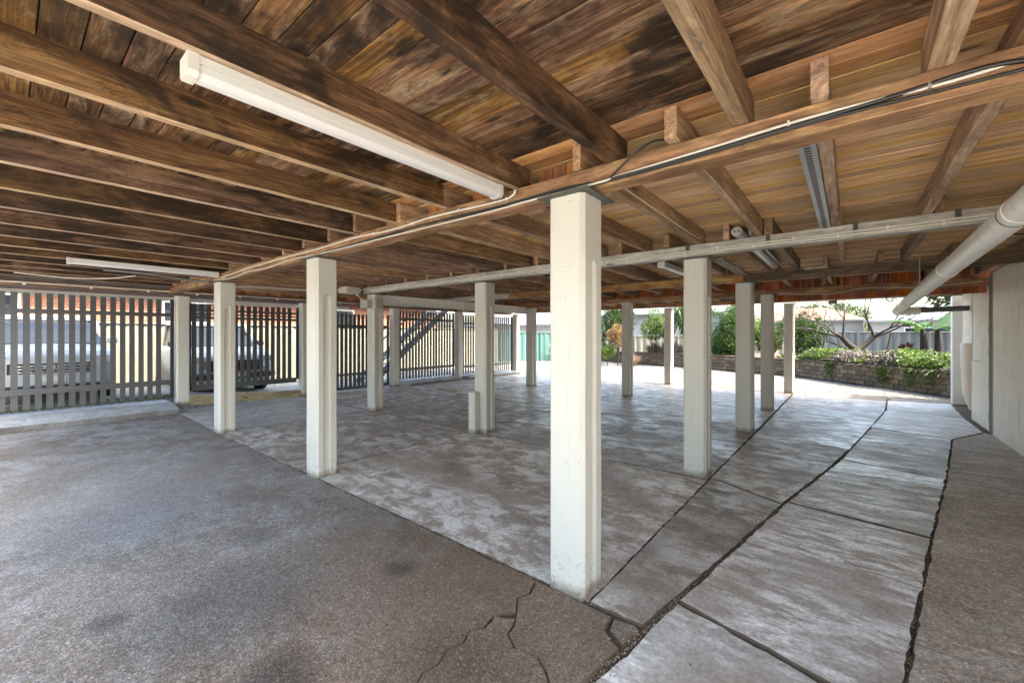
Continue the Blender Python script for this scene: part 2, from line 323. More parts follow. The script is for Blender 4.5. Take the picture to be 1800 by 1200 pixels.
def bricks(name, c1, c2, mortar, scale, bw, rh):
    k = NT(name); mp = k.n('ShaderNodeMapping'); mp.inputs['Rotation'].default_value = (R(90), 0, R(90)); k.l(k.obj, mp.inputs[0])
    sw = k.n('ShaderNodeSeparateXYZ'); k.l(k.obj, sw.inputs[0]); cb = k.n('ShaderNodeCombineXYZ'); k.l(k.math('ADD', sw.outputs[0], sw.outputs[1]), cb.inputs[0]); k.l(sw.outputs[2], cb.inputs[1])
    b = k.n('ShaderNodeTexBrick'); k.l(cb.outputs[0], b.inputs['Vector']); b.inputs['Scale'].default_value = scale; b.inputs['Brick Width'].default_value = bw; b.inputs['Row Height'].default_value = rh
    b.inputs['Mortar Size'].default_value = .006; b.inputs['Color1'].default_value = (*c1, 1); b.inputs['Color2'].default_value = (*c2, 1); b.inputs['Mortar'].default_value = (*mortar, 1)
    k.set('Base Color', b.outputs[0]); k.set('Roughness', .85); k.bump(b.outputs['Fac'], -.5, .006); return k.m
M['brick'] = bricks('orange_brickwork', (.26, .10, .055), (.19, .07, .04), (.24, .20, .16), 1.0, .24, .086)
def blockmat():
    k = NT('retaining_block'); n = k.noise(k.rnd, 5, detail=6, rough=.7); c = k.ramp(n, [(.3, (.06, .043, .03)), (.5, (.13, .095, .065)), (.7, (.19, .15, .105))])
    c = k.mix(1.0, c, k.ramp(k.oi.outputs['Random'], [(0, .65), (1, 1.25)]), 'MULTIPLY'); st = k.noise(k.obj, 1.2, detail=4); c = k.mix(k.ramp(st, [(.45, 0.0), (.6, .6)]), c, (.07, .06, .045))
    k.set('Base Color', c); k.set('Roughness', .9); k.bump(n, .6, .02); return k.m
M['block'] = blockmat()

# ------------------------------------------------------------------ ground and floor
def ground_z(x, y):
    if x < -10.9: return .20 if y < 2 else max(-.02, .20 - .07 * (y - 2))
    return -.06
g = MB(); xs = [-400, -120, -40, -25, -18, -14, -12, -11.2, -10.9, -10.7, -6, 0, 4, 12, 40, 120, 400]; ys = [-400, -60, -12, -4, -1, 0, 1, 2, 3, 4, 5, 6, 8, 12, 20, 40, 120, 400]
g.add([(x, y, ground_z(x, y)) for y in ys for x in xs], [(j*len(xs)+i, j*len(xs)+i+1, (j+1)*len(xs)+i+1, (j+1)*len(xs)+i) for j in range(len(ys)-1) for i in range(len(xs)-1)])
g.build('ground', gravelmat('pale_gravel_ground', (.24, .235, .23), (.40, .40, .39)), kind='structure')
MB().add([(-10.55, -3, -.016), (2.3, -3, -.016), (2.3, 13.6, -.016), (-10.3, 13.6, -.016)], [(0, 1, 2, 3)]).build('dirt_bed', M['dirt'], kind='structure')
MB().add([(-10.9, -16, -.012), (16, -16, -.012), (16, -.92, -.012), (-10.9, -.92, -.012)], [(0, 1, 2, 3)]).build('front_bounce_sheet', concrete('pale_bounce_concrete', (.56, .52, .46), (.48, .44, .38), (.62, .6, .56), .4, agg=.2), kind='structure')  # unseen pale sheet added behind the camera to bounce light onto the ceiling
# gravel yard with loose stones
def grid_sheet(x0, x1, y0, y1, n, m, zf):
    b = MB(); b.add([(x0+(x1-x0)*i/n, y0+(y1-y0)*j/m, zf(x0+(x1-x0)*i/n, y0+(y1-y0)*j/m)) for j in range(m+1) for i in range(n+1)],
        [(j*(n+1)+i, j*(n+1)+i+1, (j+1)*(n+1)+i+1, (j+1)*(n+1)+i) for j in range(m) for i in range(n)], True); return b
gz = lambda x, y: -.028 + .035 * noise.noise(Vector((x*.5, y*.5, 3))) + .012 * noise.noise(Vector((x*2.1, y*2.1, 7)))
grid_sheet(-16, 9, 13.45, 27, 110, 64, gz).build('gravel_yard', M['gravel'], kind='structure')
st = MB()
for i in range(15000):
    u = random.random()**1.5; y = 13.55 + u * 7; x = random.uniform(-7.5, 3.2); r = random.uniform(.008, .022); z = gz(x, y)
    a = random.random() * 6.28; pts = [(x+r*math.cos(a+k*1.57)*random.uniform(.6, 1.2), y+r*math.sin(a+k*1.57)*random.uniform(.6, 1.2), z-.003) for k in range(4)] + [(x+random.uniform(-.3, .3)*r, y, z+r*random.uniform(.5, 1.1))]
    st.add(pts, [(0, 1, 4), (1, 2, 4), (2, 3, 4), (3, 0, 4)])
st.build('loose_gravel', plain('gravel_stone', (.14, .14, .14), .9, 0, .5, .2, 5), label='loose pale grey gravel scattered over the sunlit yard', cat='gravel', kind='stuff')

floor = thing('concrete_floor', (0, 0, 0), kind='structure')
def wiggle(a, b, amp=.006, step=.05, seed=0):
    a = Vector((*a[:2], 0)); b = Vector((*b[:2], 0)); L = (b - a).length; n = max(1, int(L / step)); t = (b - a).normalized() if L else Vector((1, 0, 0)); q = Vector((-t.y, t.x, 0)); out = []
    for i in range(n):
        p = a + (b - a) * i / n
        k = 0 if i == 0 else 1
        p = p + q * amp * k * (noise.noise(p * 5 + Vector((seed, 0, 0))) * 1.5 + noise.noise(p * 21 + Vector((seed, 9, 0))) * .9)
        out.append(p)
    return out
def slab(poly, mat, z=0.0, amp=.006, gap=.006, name='slab', seed=0, ch=.009, tilt=(0, 0), amps=None, thick=.05, parent=None):
    """one cast slab: ragged outline, chipped arris, real thickness"""
    n = len(poly); pts = []
    for i in range(n):
        pts += wiggle(poly[i], poly[(i+1) % n], amps[i] if amps else amp, .05, seed)
    area = sum(pts[i].x * pts[(i+1) % len(pts)].y - pts[(i+1) % len(pts)].x * pts[i].y for i in range(len(pts)))
    if area < 0: pts.reverse()
    m = len(pts)
    def inset(ps, d):
        o = []
        for i in range(m):
            e1 = (ps[i] - ps[i-1]); e2 = (ps[(i+1) % m] - ps[i]); n1 = Vector((-e1.y, e1.x, 0)).normalized(); n2 = Vector((-e2.y, e2.x, 0)).normalized()
            nn = n1 + n2; nn = nn.normalized() if nn.length > .2 else n1
            dd = d * (1 + .6 * noise.noise(ps[i] * 13)) if callable(d) is False else d
            o.append(ps[i] + nn * dd)
        return o
    p0 = inset(pts, gap); p1 = inset(pts, gap + ch * .55)
    cx = sum(p.x for p in pts) / m; cy = sum(p.y for p in pts) / m
    zt = lambda p, d: z + d + tilt[0] * (p.x - cx) + tilt[1] * (p.y - cy)
    bm = bmesh.new()
    A = [bm.verts.new((p.x, p.y, z - thick)) for p in p0]; B = [bm.verts.new((p.x, p.y, zt(p, -.009 - .006 * noise.noise(p * 9)))) for p in p0]; C_ = [bm.verts.new((p.x, p.y, zt(p, 0))) for p in p1]
    for i in range(m):
        j = (i+1) % m; bm.faces.new((A[i], A[j], B[j], B[i])).material_index = 1; bm.faces.new((B[i], B[j], C_[j], C_[i])).material_index = 1
    vo, eo, fo = delaunay_2d_cdt([Vector((p.x, p.y)) for p in p1], [(i, (i+1) % m) for i in range(m)], [], 1, 1e-6)[:3]
    key = {(round(p.x, 5), round(p.y, 5)): C_[i] for i, p in enumerate(p1)}
    vv = [key.get((round(q.x, 5), round(q.y, 5))) or bm.verts.new((q.x, q.y, zt(q, 0))) for q in vo]
    for t3 in fo:
        try: bm.faces.new([vv[i] for i in t3])
        except ValueError: pass
    me = bpy.data.meshes.new(name); bm.to_mesh(me); bm.free(); me.materials.append(mat); me.materials.append(M['dirt'])
    return link(bpy.data.objects.new(name, me), floor if parent is None else parent, (0, 0, 0))

# driveway (left), its corner pieces and the small chip; the cracks between them are real gaps
K1 = [(-1.50, 2.07), (-1.445, 1.93), (-1.475, 1.86), (-1.405, 1.76), (-1.475, 1.66), (-1.455, 1.56), (-1.50, 1.50), (-1.465, 1.42), (-1.49, 1.34), (-1.46, 1.26), (-1.475, 1.18), (-1.40, 1.05), (-1.30, .98), (-1.12, .90)]
slab([(-10.45, -.9), (-1.13, -.9)] + K1[::-1] + [(-4.4, 2.075), (-7.6, 2.09), (-10.3, 2.16)], M['drive'], 0, .009, .001, seed=1, ch=.005)
K2 = [(-1.37, 1.71), (-1.345, 1.66), (-1.33, 1.60), (-1.25, 1.555), (-1.13, 1.575), (-1.05, 1.53), (-.99, 1.47), (-.94, 1.44)]
slab(K1[:4] + K2 + [(-.885, 1.60), (-.855, 1.86), (-.965, 1.93), (-.98, 2.05)], M['drive'], .004, .010, .002, seed=2, ch=.008, tilt=(.01, -.012))
slab(K1[4:] + [(-1.03, .92), (-.985, 1.10), (-.945, 1.42)] + K2[::-1], M['drive'], -.002, .010, .002, seed=3, ch=.006, tilt=(-.006, .01))
slab([(-.975, 2.05), (-.955, 1.955), (-.85, 1.885), (-.822, 2.04), (-.86, 2.07)], M['drive'], .0, .003, .003, seed=4, ch=.01)
# path slabs
PL = [(-1.16, -.4), (-.76, 2.41), (-.445, 4.46), (-.085, 6.37), (.257, 8.86), (.56, 11.15), (.66, 12.75)]
PR = [(-.35, -.9), (.15, 2.19), (.474, 4.33), (.783, 6.19), (1.144, 8.60), (1.60, 10.95), (1.70, 12.95)]
for i in range(6):
    a, b, c, d = PL[i], PR[i], PR[i+1], PL[i+1]
    if i == 0: a, b = (-1.15, -.4), (-.20, -.6)
    poly = [a, b, c, d] if i != 4 else [a, b, (1.60, 9.5), c, d]
    slab(poly, M['slab_path'], [-.004, .003, .006, .008, .009, .010][i], .008, [.012, .011, .010, .009, .008, .007][i], seed=10 + i, ch=.010, tilt=(random.uniform(-.004, .004), 0))
# strip between post line and path
SL = [(-1.14, 2.085), (-1.14, 4.72), (-1.12, 7.4), (-1.12, 9.85), (-1.12, 12.72)]
for i in range(4):
    def onL(y):
        for (xa, ya), (xb, yb) in zip(PL, PL[1:]):
            if ya <= y <= yb: return (xa + (xb-xa) * (y-ya) / (yb-ya) - .006, y)
        return (.62, y)
    y0, y1 = SL[i][1], SL[i+1][1]; y1r = y1 - .35 if i < 3 else y1; y0r = y0 - .35 if i else y0 + .02
    slab([SL[i], onL(y0r) if i else (-.83, 2.09), *[onL(v) for v in (y0r + .75, y0r + 1.5)], onL(y1r), SL[i+1]], M['slab'], [.0, .003, -.002, 0][i], .006, .004, seed=20 + i, ch=.010)
# bays between the posts
GX = [-10.42, -7.56, -4.62, -1.14]; GY = [2.085, 4.62, 7.35, 9.75, 12.72]
for i in range(3):
    for j in range(4):
        blue = (i == 0 and j == 0)
        x1 = GX[i+1]; slab([(GX[i], GY[j]), (x1, GY[j]), (x1, GY[j+1]), (GX[i], GY[j+1])], M['slab_blue'] if blue else M['slab'], -.004 + .0025 * j, .007, .004, seed=40 + i * 4 + j, ch=.006)
# sandy apron beyond the last posts, rough strip along the right wall
slab([(-10.2, 12.73), (-4.2, 12.73), (-4.2, 13.5), (-10.2, 13.6)], M['apron'], .002, .012, .004, seed=60)
slab([(-4.19, 12.73), (-.9, 12.73), (-.9, 13.5), (-4.19, 13.5)], M['apron'], .0, .012, .006, seed=61)
slab([(-.89, 12.73), (.66, 12.73), (.68, 13.25), (-.89, 13.5)], M['apron'], .002, .012, .006, seed=62)
slab([(.69, 12.78), (2.2, 12.98), (2.2, 13.9), (.72, 13.3)], M['apron'], .004, .012, .006, seed=63)
slab([(-.30, -.9), (1.7, -.9), (1.66, 9.3), (1.60, 9.48), (1.142, 8.60), (.777, 6.19), (.470, 4.33), (.147, 2.19)], M['slab_rough'], .008, .008, .003, seed=64, ch=.012)
slab([(-1.12, -.9), (-.32, -.9), (-.21, -.62), (-1.14, -.42)], M['slab_path'], .0, .01, .01, seed=65)
# concrete upstands under the gates
def ramp_block(name, x0, x1, y0, y1, z, parent=None, n=24):
    b = MB(); rows = []
    for j in range(n + 1):
        y = y0 + (y1 - y0) * j / n; e = .04 * noise.noise(Vector((x0, y * 2, 4))); rows.append([(x0 + e, y, -.02), (x0 + .12 + e, y, z * .6), (x0 - .32, y, z), (x1, y, z), (x1, y, -.05)] if x0 > x1 else [])
    for r0, r1 in zip(rows, rows[1:]):
        for k in range(4): b.add([r0[k], r0[k+1], r1[k+1], r1[k]], [(3, 2, 1, 0)], True)
    b.add(rows[0], [(0, 1, 2, 3, 4)]); b.add(rows[-1], [(4, 3, 2, 1, 0)])
    return b.build(name, M['upstand'], kind='structure')
ramp_block('kerb', -10.0, -11.0, -3.0, 2.12, .17); ramp_block('kerb', -10.15, -10.9, 7.62, 9.70, .13); ramp_block('kerb', -10.0, -10.7, 9.98, 12.7, .12)

# ------------------------------------------------------------------ posts
def post_shaft(x0, y0, z0, z1, w_=.232, groove=True, seed=0, chips=0):
    c = .014; gw, gd = .033, .022; ztop = z1 - .37; b = MB(); rings = []
    zs = [z0]; 
    while zs[-1] < z1 - .09: zs.append(zs[-1] + .085)
    zs += [ztop - .03, ztop - .015, ztop - .004, ztop, z1]; zs = sorted(set(z for z in zs if z <= z1))
    for z in zs:
        if groove and z < ztop: h = gw * math.sqrt(max(0, min(1, (ztop - z) / .035))); d = gd * min(1, (ztop - z) / .02)
        else: h = 0.0005; d = 0
        x1, y1 = x0 + w_, y0 + w_; xm, ym = (x0+x1)/2, (y0+y1)/2
        P_ = [(x0+c, y0), (x1-c*1.8, y0), (x1, y0+c*1.8), (x1, ym-h-.006), (x1-d, ym-h), (x1-d, ym+h), (x1, ym+h+.006), (x1, y1-c), (x1-c, y1), (xm+h, y1), (xm-h, y1), (x0+c, y1), (x0, y1-c), (x0, ym+h+.006), (x0+d, ym+h), (x0+d, ym-h), (x0, ym-h-.006), (x0, y0+c)]
        k = 0.0022; rings.append([(px + k * noise.noise(Vector((px*4+seed, z*2.5, 1))), py + k * noise.noise(Vector((py*4+seed, z*2.5, 5))), z) for px, py in P_])
    return b.loft(rings)
def cap(x0, y0, z, w_=.232, e=.055):
    b = MB(); a = (x0 - e, y0 - e); c = (x0 + w_ + e, y0 + w_ + e); zz = lambda x, y: z + .004 * noise.noise(Vector((x*9, y*9, 2)))
    P_ = [(a[0], a[1]), (c[0], a[1]), (c[0], c[1]), (a[0], c[1])]
    d = [.008, .004, .012, .006]
    b.add([(x, y, z - d[i]) for i, (x, y) in enumerate(P_)] + [(x, y, z + .008 - d[i]) for i, (x, y) in enumerate(P_)] + [((a[0]+c[0])/2, (a[1]+c[1])/2, z), ((a[0]+c[0])/2, (a[1]+c[1])/2, z + .008)],
          [(1, 0, 8), (2, 1, 8), (3, 2, 8), (0, 3, 8), (4, 5, 9), (5, 6, 9), (6, 7, 9), (7, 4, 9), (0, 1, 5, 4), (1, 2, 6, 5), (2, 3, 7, 6), (3, 0, 4, 7)]); return b
POSTS = [(-1.400, 2.070, 'nearest and largest cream post, rusty steel plate on top, centre of view'),
 (-4.560, 2.070, 'cream grooved post second nearest on the cable bearer, left of the big near post'),
 (-7.690, 2.075, 'cream grooved post third on the cable bearer, where the bearer meets the long strip lamp'),
 (-7.560, 4.640, 'rough white post with a grey junction box strapped near its top'),
 (-4.560, 4.660, 'cream post with a short painted concrete stub standing against its foot'),
 (-1.400, 4.650, 'wide cream post under the grey bearer, next behind and right of the big near post'),
 (-1.400, 7.280, 'cream post under the dark brown bearer with a timber packer on top'),
 (-4.480, 7.300, 'cream post hidden behind the big near post'),
 (-7.440, 9.780, 'slim far cream post carrying the right end of the white steel beam'),
 (-4.370, 9.640, 'far cream post with orange flowering shrubs behind its left side'),
 (-1.400, 9.650, 'far cream post third behind the wide one, beside the clipped green bush'),
 (-4.400, 12.760, 'edge post in front of the grey house window, sun on its right face'),
 (-1.330, 12.780, 'edge post at the yard side with a sunlit right edge, left of the bare tree'),
 (-7.500, 12.780, 'edge post on the yard side hidden behind the big near post')]
for i, (x, y, lab) in enumerate(POSTS):
    t = thing('concrete_post', (x + .116, y + .116, 0), lab, 'post', 'cream concrete posts carrying the timber floor')
    post_shaft(x, y, -.03, 2.312, .232 if i < 9 else .215, True, i * 3.1).build('shaft', M['post'], t)
    cap(x, y, 2.318, .232, .052 if i in (0, 1, 5) else .03).build('cap_plate', M['plate'], t)
FP = [(-10.80, 2.225, .08, 'white gate post left of the open gap, first along the slat gates'), (-10.78, 4.70, .0, 'white gate post between the raised gate and the closed gate'),
      (-10.60, 7.24, .0, 'white gate post left of the gate with the outdoor stair behind'), (-10.50, 9.76, .0, 'white gate post right of the gate with the outdoor stair behind'), (-10.32, 12.68, .0, 'last white gate post before the teal fence'), (-10.80, -.45, .1, 'white gate post outside the left edge of view')]
for i, (x, y, z, lab) in enumerate(FP):
    t = thing('gate_post', (x + .11, y + .11, z), lab, 'post', 'white posts along the slat gates')
    post_shaft(x, y, z - .06, 2.30, .215, False, 50 + i).build('shaft', M['post'], t)
    cap(x, y, 2.306, .215, .02).build('cap_plate', M['plate'], t)

# ------------------------------------------------------------------ timber floor above: joists and boards
XW = 1.72
tf = thing('timber_floor', (0, 0, 0), 'underside of the old timber house floor, brown boards on sawn joists', 'ceiling')
YB = -.5
def joist(x, y0, y1, z0, z1, w_, mat, dx=0.0, name='joist'):
    b = MB(); n = 10; rings = []
    for i in range(n + 1):
        y = y0 + (y1 - y0) * i / n; ox = dx * (i / n) + .004 * noise.noise(Vector((x*3, y*1.3, 0))); oz = .003 * noise.noise(Vector((x*3, y*1.7, 8)))
        a, c = x - w_/2 + ox, x + w_/2 + ox; e = .004
        rings.append([(a, y, z1), (a, y, z0+e+oz), (a+e, y, z0+oz), (c-e, y, z0+oz), (c, y, z0+e+oz), (c, y, z1)])
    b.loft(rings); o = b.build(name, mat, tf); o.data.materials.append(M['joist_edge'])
    for p in o.data.polygons:        # bottom faces take paler sawn timber than the sides
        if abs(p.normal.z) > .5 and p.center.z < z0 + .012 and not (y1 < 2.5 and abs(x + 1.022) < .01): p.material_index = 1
    return o
J1 = [(1.56, .05), (.905, .05), (.250, .072), (-.384, .066), (-1.022, .062), (-1.722, .046), (-2.36, .05), (-3.0, .05), (-3.62, .05), (-4.26, .05), (-4.90, .05), (-5.60, .05), (-6.28, .05), (-6.95, .05), (-7.62, .05), (-8.30, .05), (-8.97, .05), (-9.65, .05), (-10.3, .05)]
for i, (x, w_) in enumerate(J1):
    m = M['joist_brown'] if i in (2, 3) else M['joist_dark']
    o = joist(x, YB, 2.255 + random.uniform(-.03, .02), 2.452 if i != 4 else 2.452, 2.611, w_, m, dx=.03 if i == 5 else 0)
J2 = [1.62, 1.04, .470, -.095, -.675, -1.225, -1.80, -2.36, -2.93, -3.52, -4.10, -4.62, -5.18, -5.74, -6.35, -6.95, -7.72, -8.3, -8.9, -9.5, -10.1]
for i, x in enumerate(J2):
    joist(x, 2.06 + random.uniform(-.03, .03), 4.76, 2.452, 2.609, .058 if i < 5 else .052, M['joist_brown'])
J3 = [1.60, 1.08, .54, -.075, -.60, -.96, -1.55, -2.1, -2.7, -3.3, -3.85, -4.4, -5.0, -5.6, -6.2, -6.8, -7.4, -8.2, -9.0, -9.8]
for i, x in enumerate(J3): joist(x, 4.57, 7.42, 2.452, 2.609, .07 if i == 4 else .055, M['joist_brown'])
for i in range(19): joist(1.58 - i * .62 + random.uniform(-.03, .03), 7.2, 9.93, 2.452, 2.609, .055, M['joist_brown'])
for i in range(19): joist(1.50 - i * .62 + random.uniform(-.03, .03), 9.7, 12.87, 2.452, 2.609, .055, M['joist_brown'])
BW = .1155
nrow = int((12.87 - YB) / BW)
for r in range(nrow):
    y = YB + r * BW
    cuts = [-10.75, random.choice([-7.62, -6.28, -4.9, -4.26, -3.0]) , XW + .2] if y < 2.2 else [-10.75, random.choice([-6.95, -5.74, -4.1, -2.93]), XW + .2]
    if .6 < y < 4.6 and random.random() < .3: cuts.insert(2, random.choice([-1.02, -.384, -1.722] if y < 2.2 else [-.675, -1.225, -.095]))
    for a, c in zip(cuts, cuts[1:]):
        if y < 2.0: m = M['board_stained']
        elif y < 2.25: m = M['board_red']
        elif y < 7.4: m = M['board_honey'] if c > -4 else M['board_red']
        else: m = M['board_honey'] if random.random() < .7 else M['board_red']
        dz = random.uniform(-.0012, .0012); e = .0022
        P_ = lambda xx: [(xx, y+.0022, 2.63), (xx, y+.0022, 2.6115+dz+e), (xx, y+.0022+e, 2.6115+dz), (xx, y+BW-.0022-e, 2.6115+dz), (xx, y+BW-.0022, 2.6115+dz+e), (xx, y+BW-.0022, 2.63)]
        MB().loft([P_(a + .001), P_(c - .001)]).build('floorboard', m, tf)
# blocking and lining between joists above the bearer
for i in range(26):
    x = -1.42 - i * .105
    if all(abs(x - j) > .07 for j in J2[:12]) and all(abs(x - j[0]) > .07 for j in J1): MB().box((x, 2.30, 2.455), (x + .098, 2.318 + random.uniform(0, .006), 2.605)).build('lining_board', M['lining_orange'], tf)
for i in range(30):   # short cross blocks lapped on the far bearers
    pass

# upper storey standing on that floor (gives the shade; only its floor is in view)
up = thing('house', (-4.5, 6, 2.64), 'white weatherboard house standing on the timber floor and cream posts', 'house')
h = MB(); x0, x1, y0, y1 = -10.95, 1.95, YB - .02, 12.90
MB().box((x0, y0, 2.6315), (x1, y1, 2.70)).build('dark_gap_sheet', M['black_cable'], up)  # black sheet added above the boards so their gaps read as dark
for k, (a, c) in enumerate([((x0, y0, 2.45), (x1, y0 + .018, 5.2)), ((x0, y1 - .02, 2.45), (x1, y1, 5.2)), ((x0, y0+.02, 2.45), (x0 + .02, y1-.02, 5.2)), ((x1 - .02, y0+.02, 2.45), (x1, y1-.02, 5.2))]): MB().box(a, c).build('wall', M['render_white'], up)
xm = (x0 + x1) / 2
MB().add([(x0-.1, y0-.3, 5.15), (xm, y0-.3, 6.6), (x1+.1, y0-.3, 5.15), (x0-.1, y1+.3, 5.15), (xm, y1+.3, 6.6), (x1+.1, y1+.3, 5.15)], [(0, 1, 4, 3), (1, 2, 5, 4), (0, 2, 1), (3, 4, 5), (0, 3, 5, 2)]).build('roof', M['roof_grey'], up)

# ------------------------------------------------------------------ bearers
def bearer(name, xa, xb, y0, y1, z0, z1, mat, lab, parent=None, cat='beam', wob=.004, axis='X'):
    b = MB(); n = max(4, int(abs(xb - xa) / .35)); rings = []; e = .005
    for i in range(n + 1):
        x = xa + (xb - xa) * i / n; o = wob * noise.noise(Vector((x * 1.1, y0, 0))); oz = wob * noise.noise(Vector((x * .9, y0, 6)))
        q = [(y0+o, z1+oz-e), (y0+o, z0+oz+e), (y0+o+e, z0+oz), (y1+o-e, z0+oz), (y1+o, z0+oz+e), (y1+o, z1+oz-e), (y1+o-e, z1+oz), (y0+o+e, z1+oz)]
        rings.append([(x, yy, zz) for yy, zz in q] if axis == 'X' else [(yy, x, zz) for yy, zz in q])
    b.loft(rings if axis == 'X' else rings[::-1])
    kw = dict(label=lab, cat=cat) if parent is None else {}
    return b.build(name, mat, parent, origin=None if parent else ((xa + xb)/2, y0, z0) if axis == 'X' else (y0, (xa+xb)/2, z0), **kw)
bearer('timber_bearer', -10.5, XW, 2.100, 2.235, 2.330, 2.449, M['bearer'], 'long weathered timber bearer carrying the cables over the big near post')
bearer('timber_bearer', -7.6, XW, 4.585, 4.700, 2.330, 2.449, M['bearer_grey'], 'grey painted bearer with clipped white conduits, above the wide cream post')
bearer('timber_bearer', -1.25, XW, 7.24, 7.37, 2.325, 2.448, M['bearer_dark'], 'dark brown bearer with a plain face, below the honey boards at right')
bearer('timber_bearer', -6.0, -1.26, 7.24, 7.37, 2.325, 2.448, M['bearer'], 'brown bearer left of the timber packer, behind the wide cream post')
bearer('timber_bearer', -10.4, -6.01, 7.24, 7.36, 2.335, 2.446, M['bearer_grey'], 'short grey painted bearer resting on the white steel beam')
bearer('timber_bearer', -10.3, XW, 9.73, 9.86, 2.29, 2.410, M['bearer'], 'reddish bearer below the dark red lining boards')
bearer('timber_bearer', -10.2, XW + .2, 12.74, 12.865, 2.345, 2.449, M['bearer'], 'outermost brown bearer along the yard side')
bearer('timber_bearer', -.7, 13.0, -10.66, -10.56, 2.31, 2.42, M['bearer_y'], 'long brown top plate above the slat gates with a white conduit on it', axis='Y')
# steel beam
sb = thing('steel_beam', (-7.45, 7.3, 2.23), 'white painted steel beam spanning where an inner post is missing', 'beam')
b = MB(); b.box((-7.50, 4.75, 2.13), (-7.40, 9.80, 2.142)); b.box((-7.50, 4.75, 2.312), (-7.40, 9.80, 2.324)); b.box((-7.456, 4.75, 2.142), (-7.444, 9.80, 2.312)); b.build('web', M['white_paint'], sb)
for y in (4.80, 7.2, 9.7): MB().box((-7.495, y, 2.143), (-7.405, y + .01, 2.311)).build('stiffener', M['white_paint'], sb)
for y in (5.3, 6.4, 8.3): MB().tube([(-7.449, y, 2.22), (-7.44, y, 2.22)], .012, 8).build('bolt', M['dark_metal'], sb)
# red lining on the far bearer line and orange lining over gates
rl = thing('lining_wall', (0, 9.9, 2.41), 'row of dark red vertical lining boards between the joists above a far bearer', 'lining')
x = XW
while x > -10.2:
    wd = random.choice([.09, .11, .13]); MB().box((x - wd + .004, 9.885, 2.175 if x > -1.3 else 2.411), (x, 9.90 + random.uniform(0, .008), 2.60)).build('lining_board', M['lining'], rl); x -= wd
rl = thing('lining_wall', (-10.5, 6, 2.42), 'row of orange vertical lining boards above the slat gates', 'lining')
y = 2.4
while y < 12.6:
    wd = random.choice([.10, .12]); MB().box((-10.64, y, 2.425), (-10.62 + random.uniform(0, .01), y + wd - .006, 2.60)).build('lining_board', M['lining_orange'], rl); y += wd
# timber packers and battens
pk = MB().box((-1.42, 7.20, 2.327), (-1.27, 7.30, 2.45), .004).build('packer', M['lining_orange'], origin=(-1.35, 7.25, 2.32), label='orange end grain packer between post top and the dark bearer', cat='packer')
MB().box((-1.33, 5.6, 2.42), (-1.20, 7.22, 2.450), .003).build('batten', M['kerb_timber'], origin=(-1.26, 6.4, 2.42), label='pale splintered batten nailed under a joist beside the wide post', cat='timber')
MB().box((-.14, 6.95, 2.40), (.12, 7.05, 2.43), .003, Matrix.Rotation(.05, 4, 'Z')).build('timber_scrap', M['kerb_timber'], origin=(0, 7, 2.4), label='small timber scrap nailed on the dark bearer top', cat='timber')
MB().box((-1.45, 12.35, 2.36), (-.9, 12.75, 2.44), .003).build('timber_packer', M['kerb_timber'], origin=(-1.1, 12.5, 2.36), label='pale sawn packer lying on top of the far edge post', cat='timber')
# steel angle brackets sitting at the bearers
for k, (x, y) in enumerate([(.93, 7.16), (-.62, 4.52), (.02, 4.52), (.62, 4.52), (-1.35, 4.52)]):
    MB().box((x, y + .055, 2.36), (x + .035, y + .064, 2.46)).build('strap', M['dark_metal'], origin=(x, y, 2.36), label='small rusty steel strap nailed on a bearer', cat='strap', group='rusty straps on the bearers')

# ------------------------------------------------------------------ lamps
def batten_lamp(name, c, L, lab, wd=.09, ht=.072, tube=False):
    x, y, z = c; t = thing(name, c, lab, 'lamp', 'strip lamps under the floor')
    pr = lambda yy: [(x-wd/2, yy, z), (x-wd/2, yy, z-.03), (x+wd/2, yy, z-.03), (x+wd/2, yy, z)]
    MB().loft([pr(y-L/2)[::-1], pr(y+L/2)[::-1]]).build('housing', M['plastic'], t)
    k = wd/2 - .004; q = [(-k, -.0305), (-k, -.055), (-k*.75, -ht+.006), (-k*.35, -ht), (k*.35, -ht), (k*.75, -ht+.006), (k, -.055), (k, -.0305)]
    MB().loft([[(x+a, yy, z+b_) for a, b_ in q] for yy in (y-L/2+.02, y+L/2-.02)], smooth=False).build('diffuser', M['diffuser'], t)
    for s in (-1, 1):
        q2 = [(-k-.006, .002), (-k-.006, -.058), (-k*.75, -ht-.002), (k*.75, -ht-.002), (k+.006, -.058), (k+.006, .002)]; ya, yb = sorted((y+s*(L/2-.021), y+s*(L/2+.012)))
        MB().loft([[(x+a, yy, z+b_) for a, b_ in q2] for yy in (ya, yb)]).build('end_cap', M['plastic'], t)
    return t
batten_lamp('strip_lamp', (-1.757, 1.20, 2.450), 1.60, 'large white strip lamp under the second joist in the near left ceiling')
batten_lamp('strip_lamp', (-7.45, 1.28, 2.450), 1.55, 'long white strip lamp above the gates beside the third cable bearer post')
batten_lamp('strip_lamp', (-1.90, 6.00, 2.450), 1.2, 'short white strip lamp half hidden left of the wide cream post', .09, .07)
t = thing('tube_lamp', (-.87, 5.9, 2.53), 'round ended fluorescent tube lamp passing above the grey bearer', 'lamp', 'strip lamps under the floor')
MB().tube([(-.86, 4.56, 2.515), (-.86, 4.60, 2.515), (-.86, 7.15, 2.515)], [.044, .046, .046], 18).build('tube', M['diffuser'], t)
MB().tube([(-.86, 4.54, 2.515), (-.86, 4.559, 2.515)], .048, 18).build('end_cap', M['galv'], t)
MB().box((-.80, 4.8, 2.53), (-.775, 7.15, 2.57)).build('reflector', M['galv'], t)
for s in (-.018, .018): MB().tube([(-.86 + s, 4.525, 2.515), (-.86 + s, 4.539, 2.515)], .008, 8).build('pin', M['dark_metal'], t)
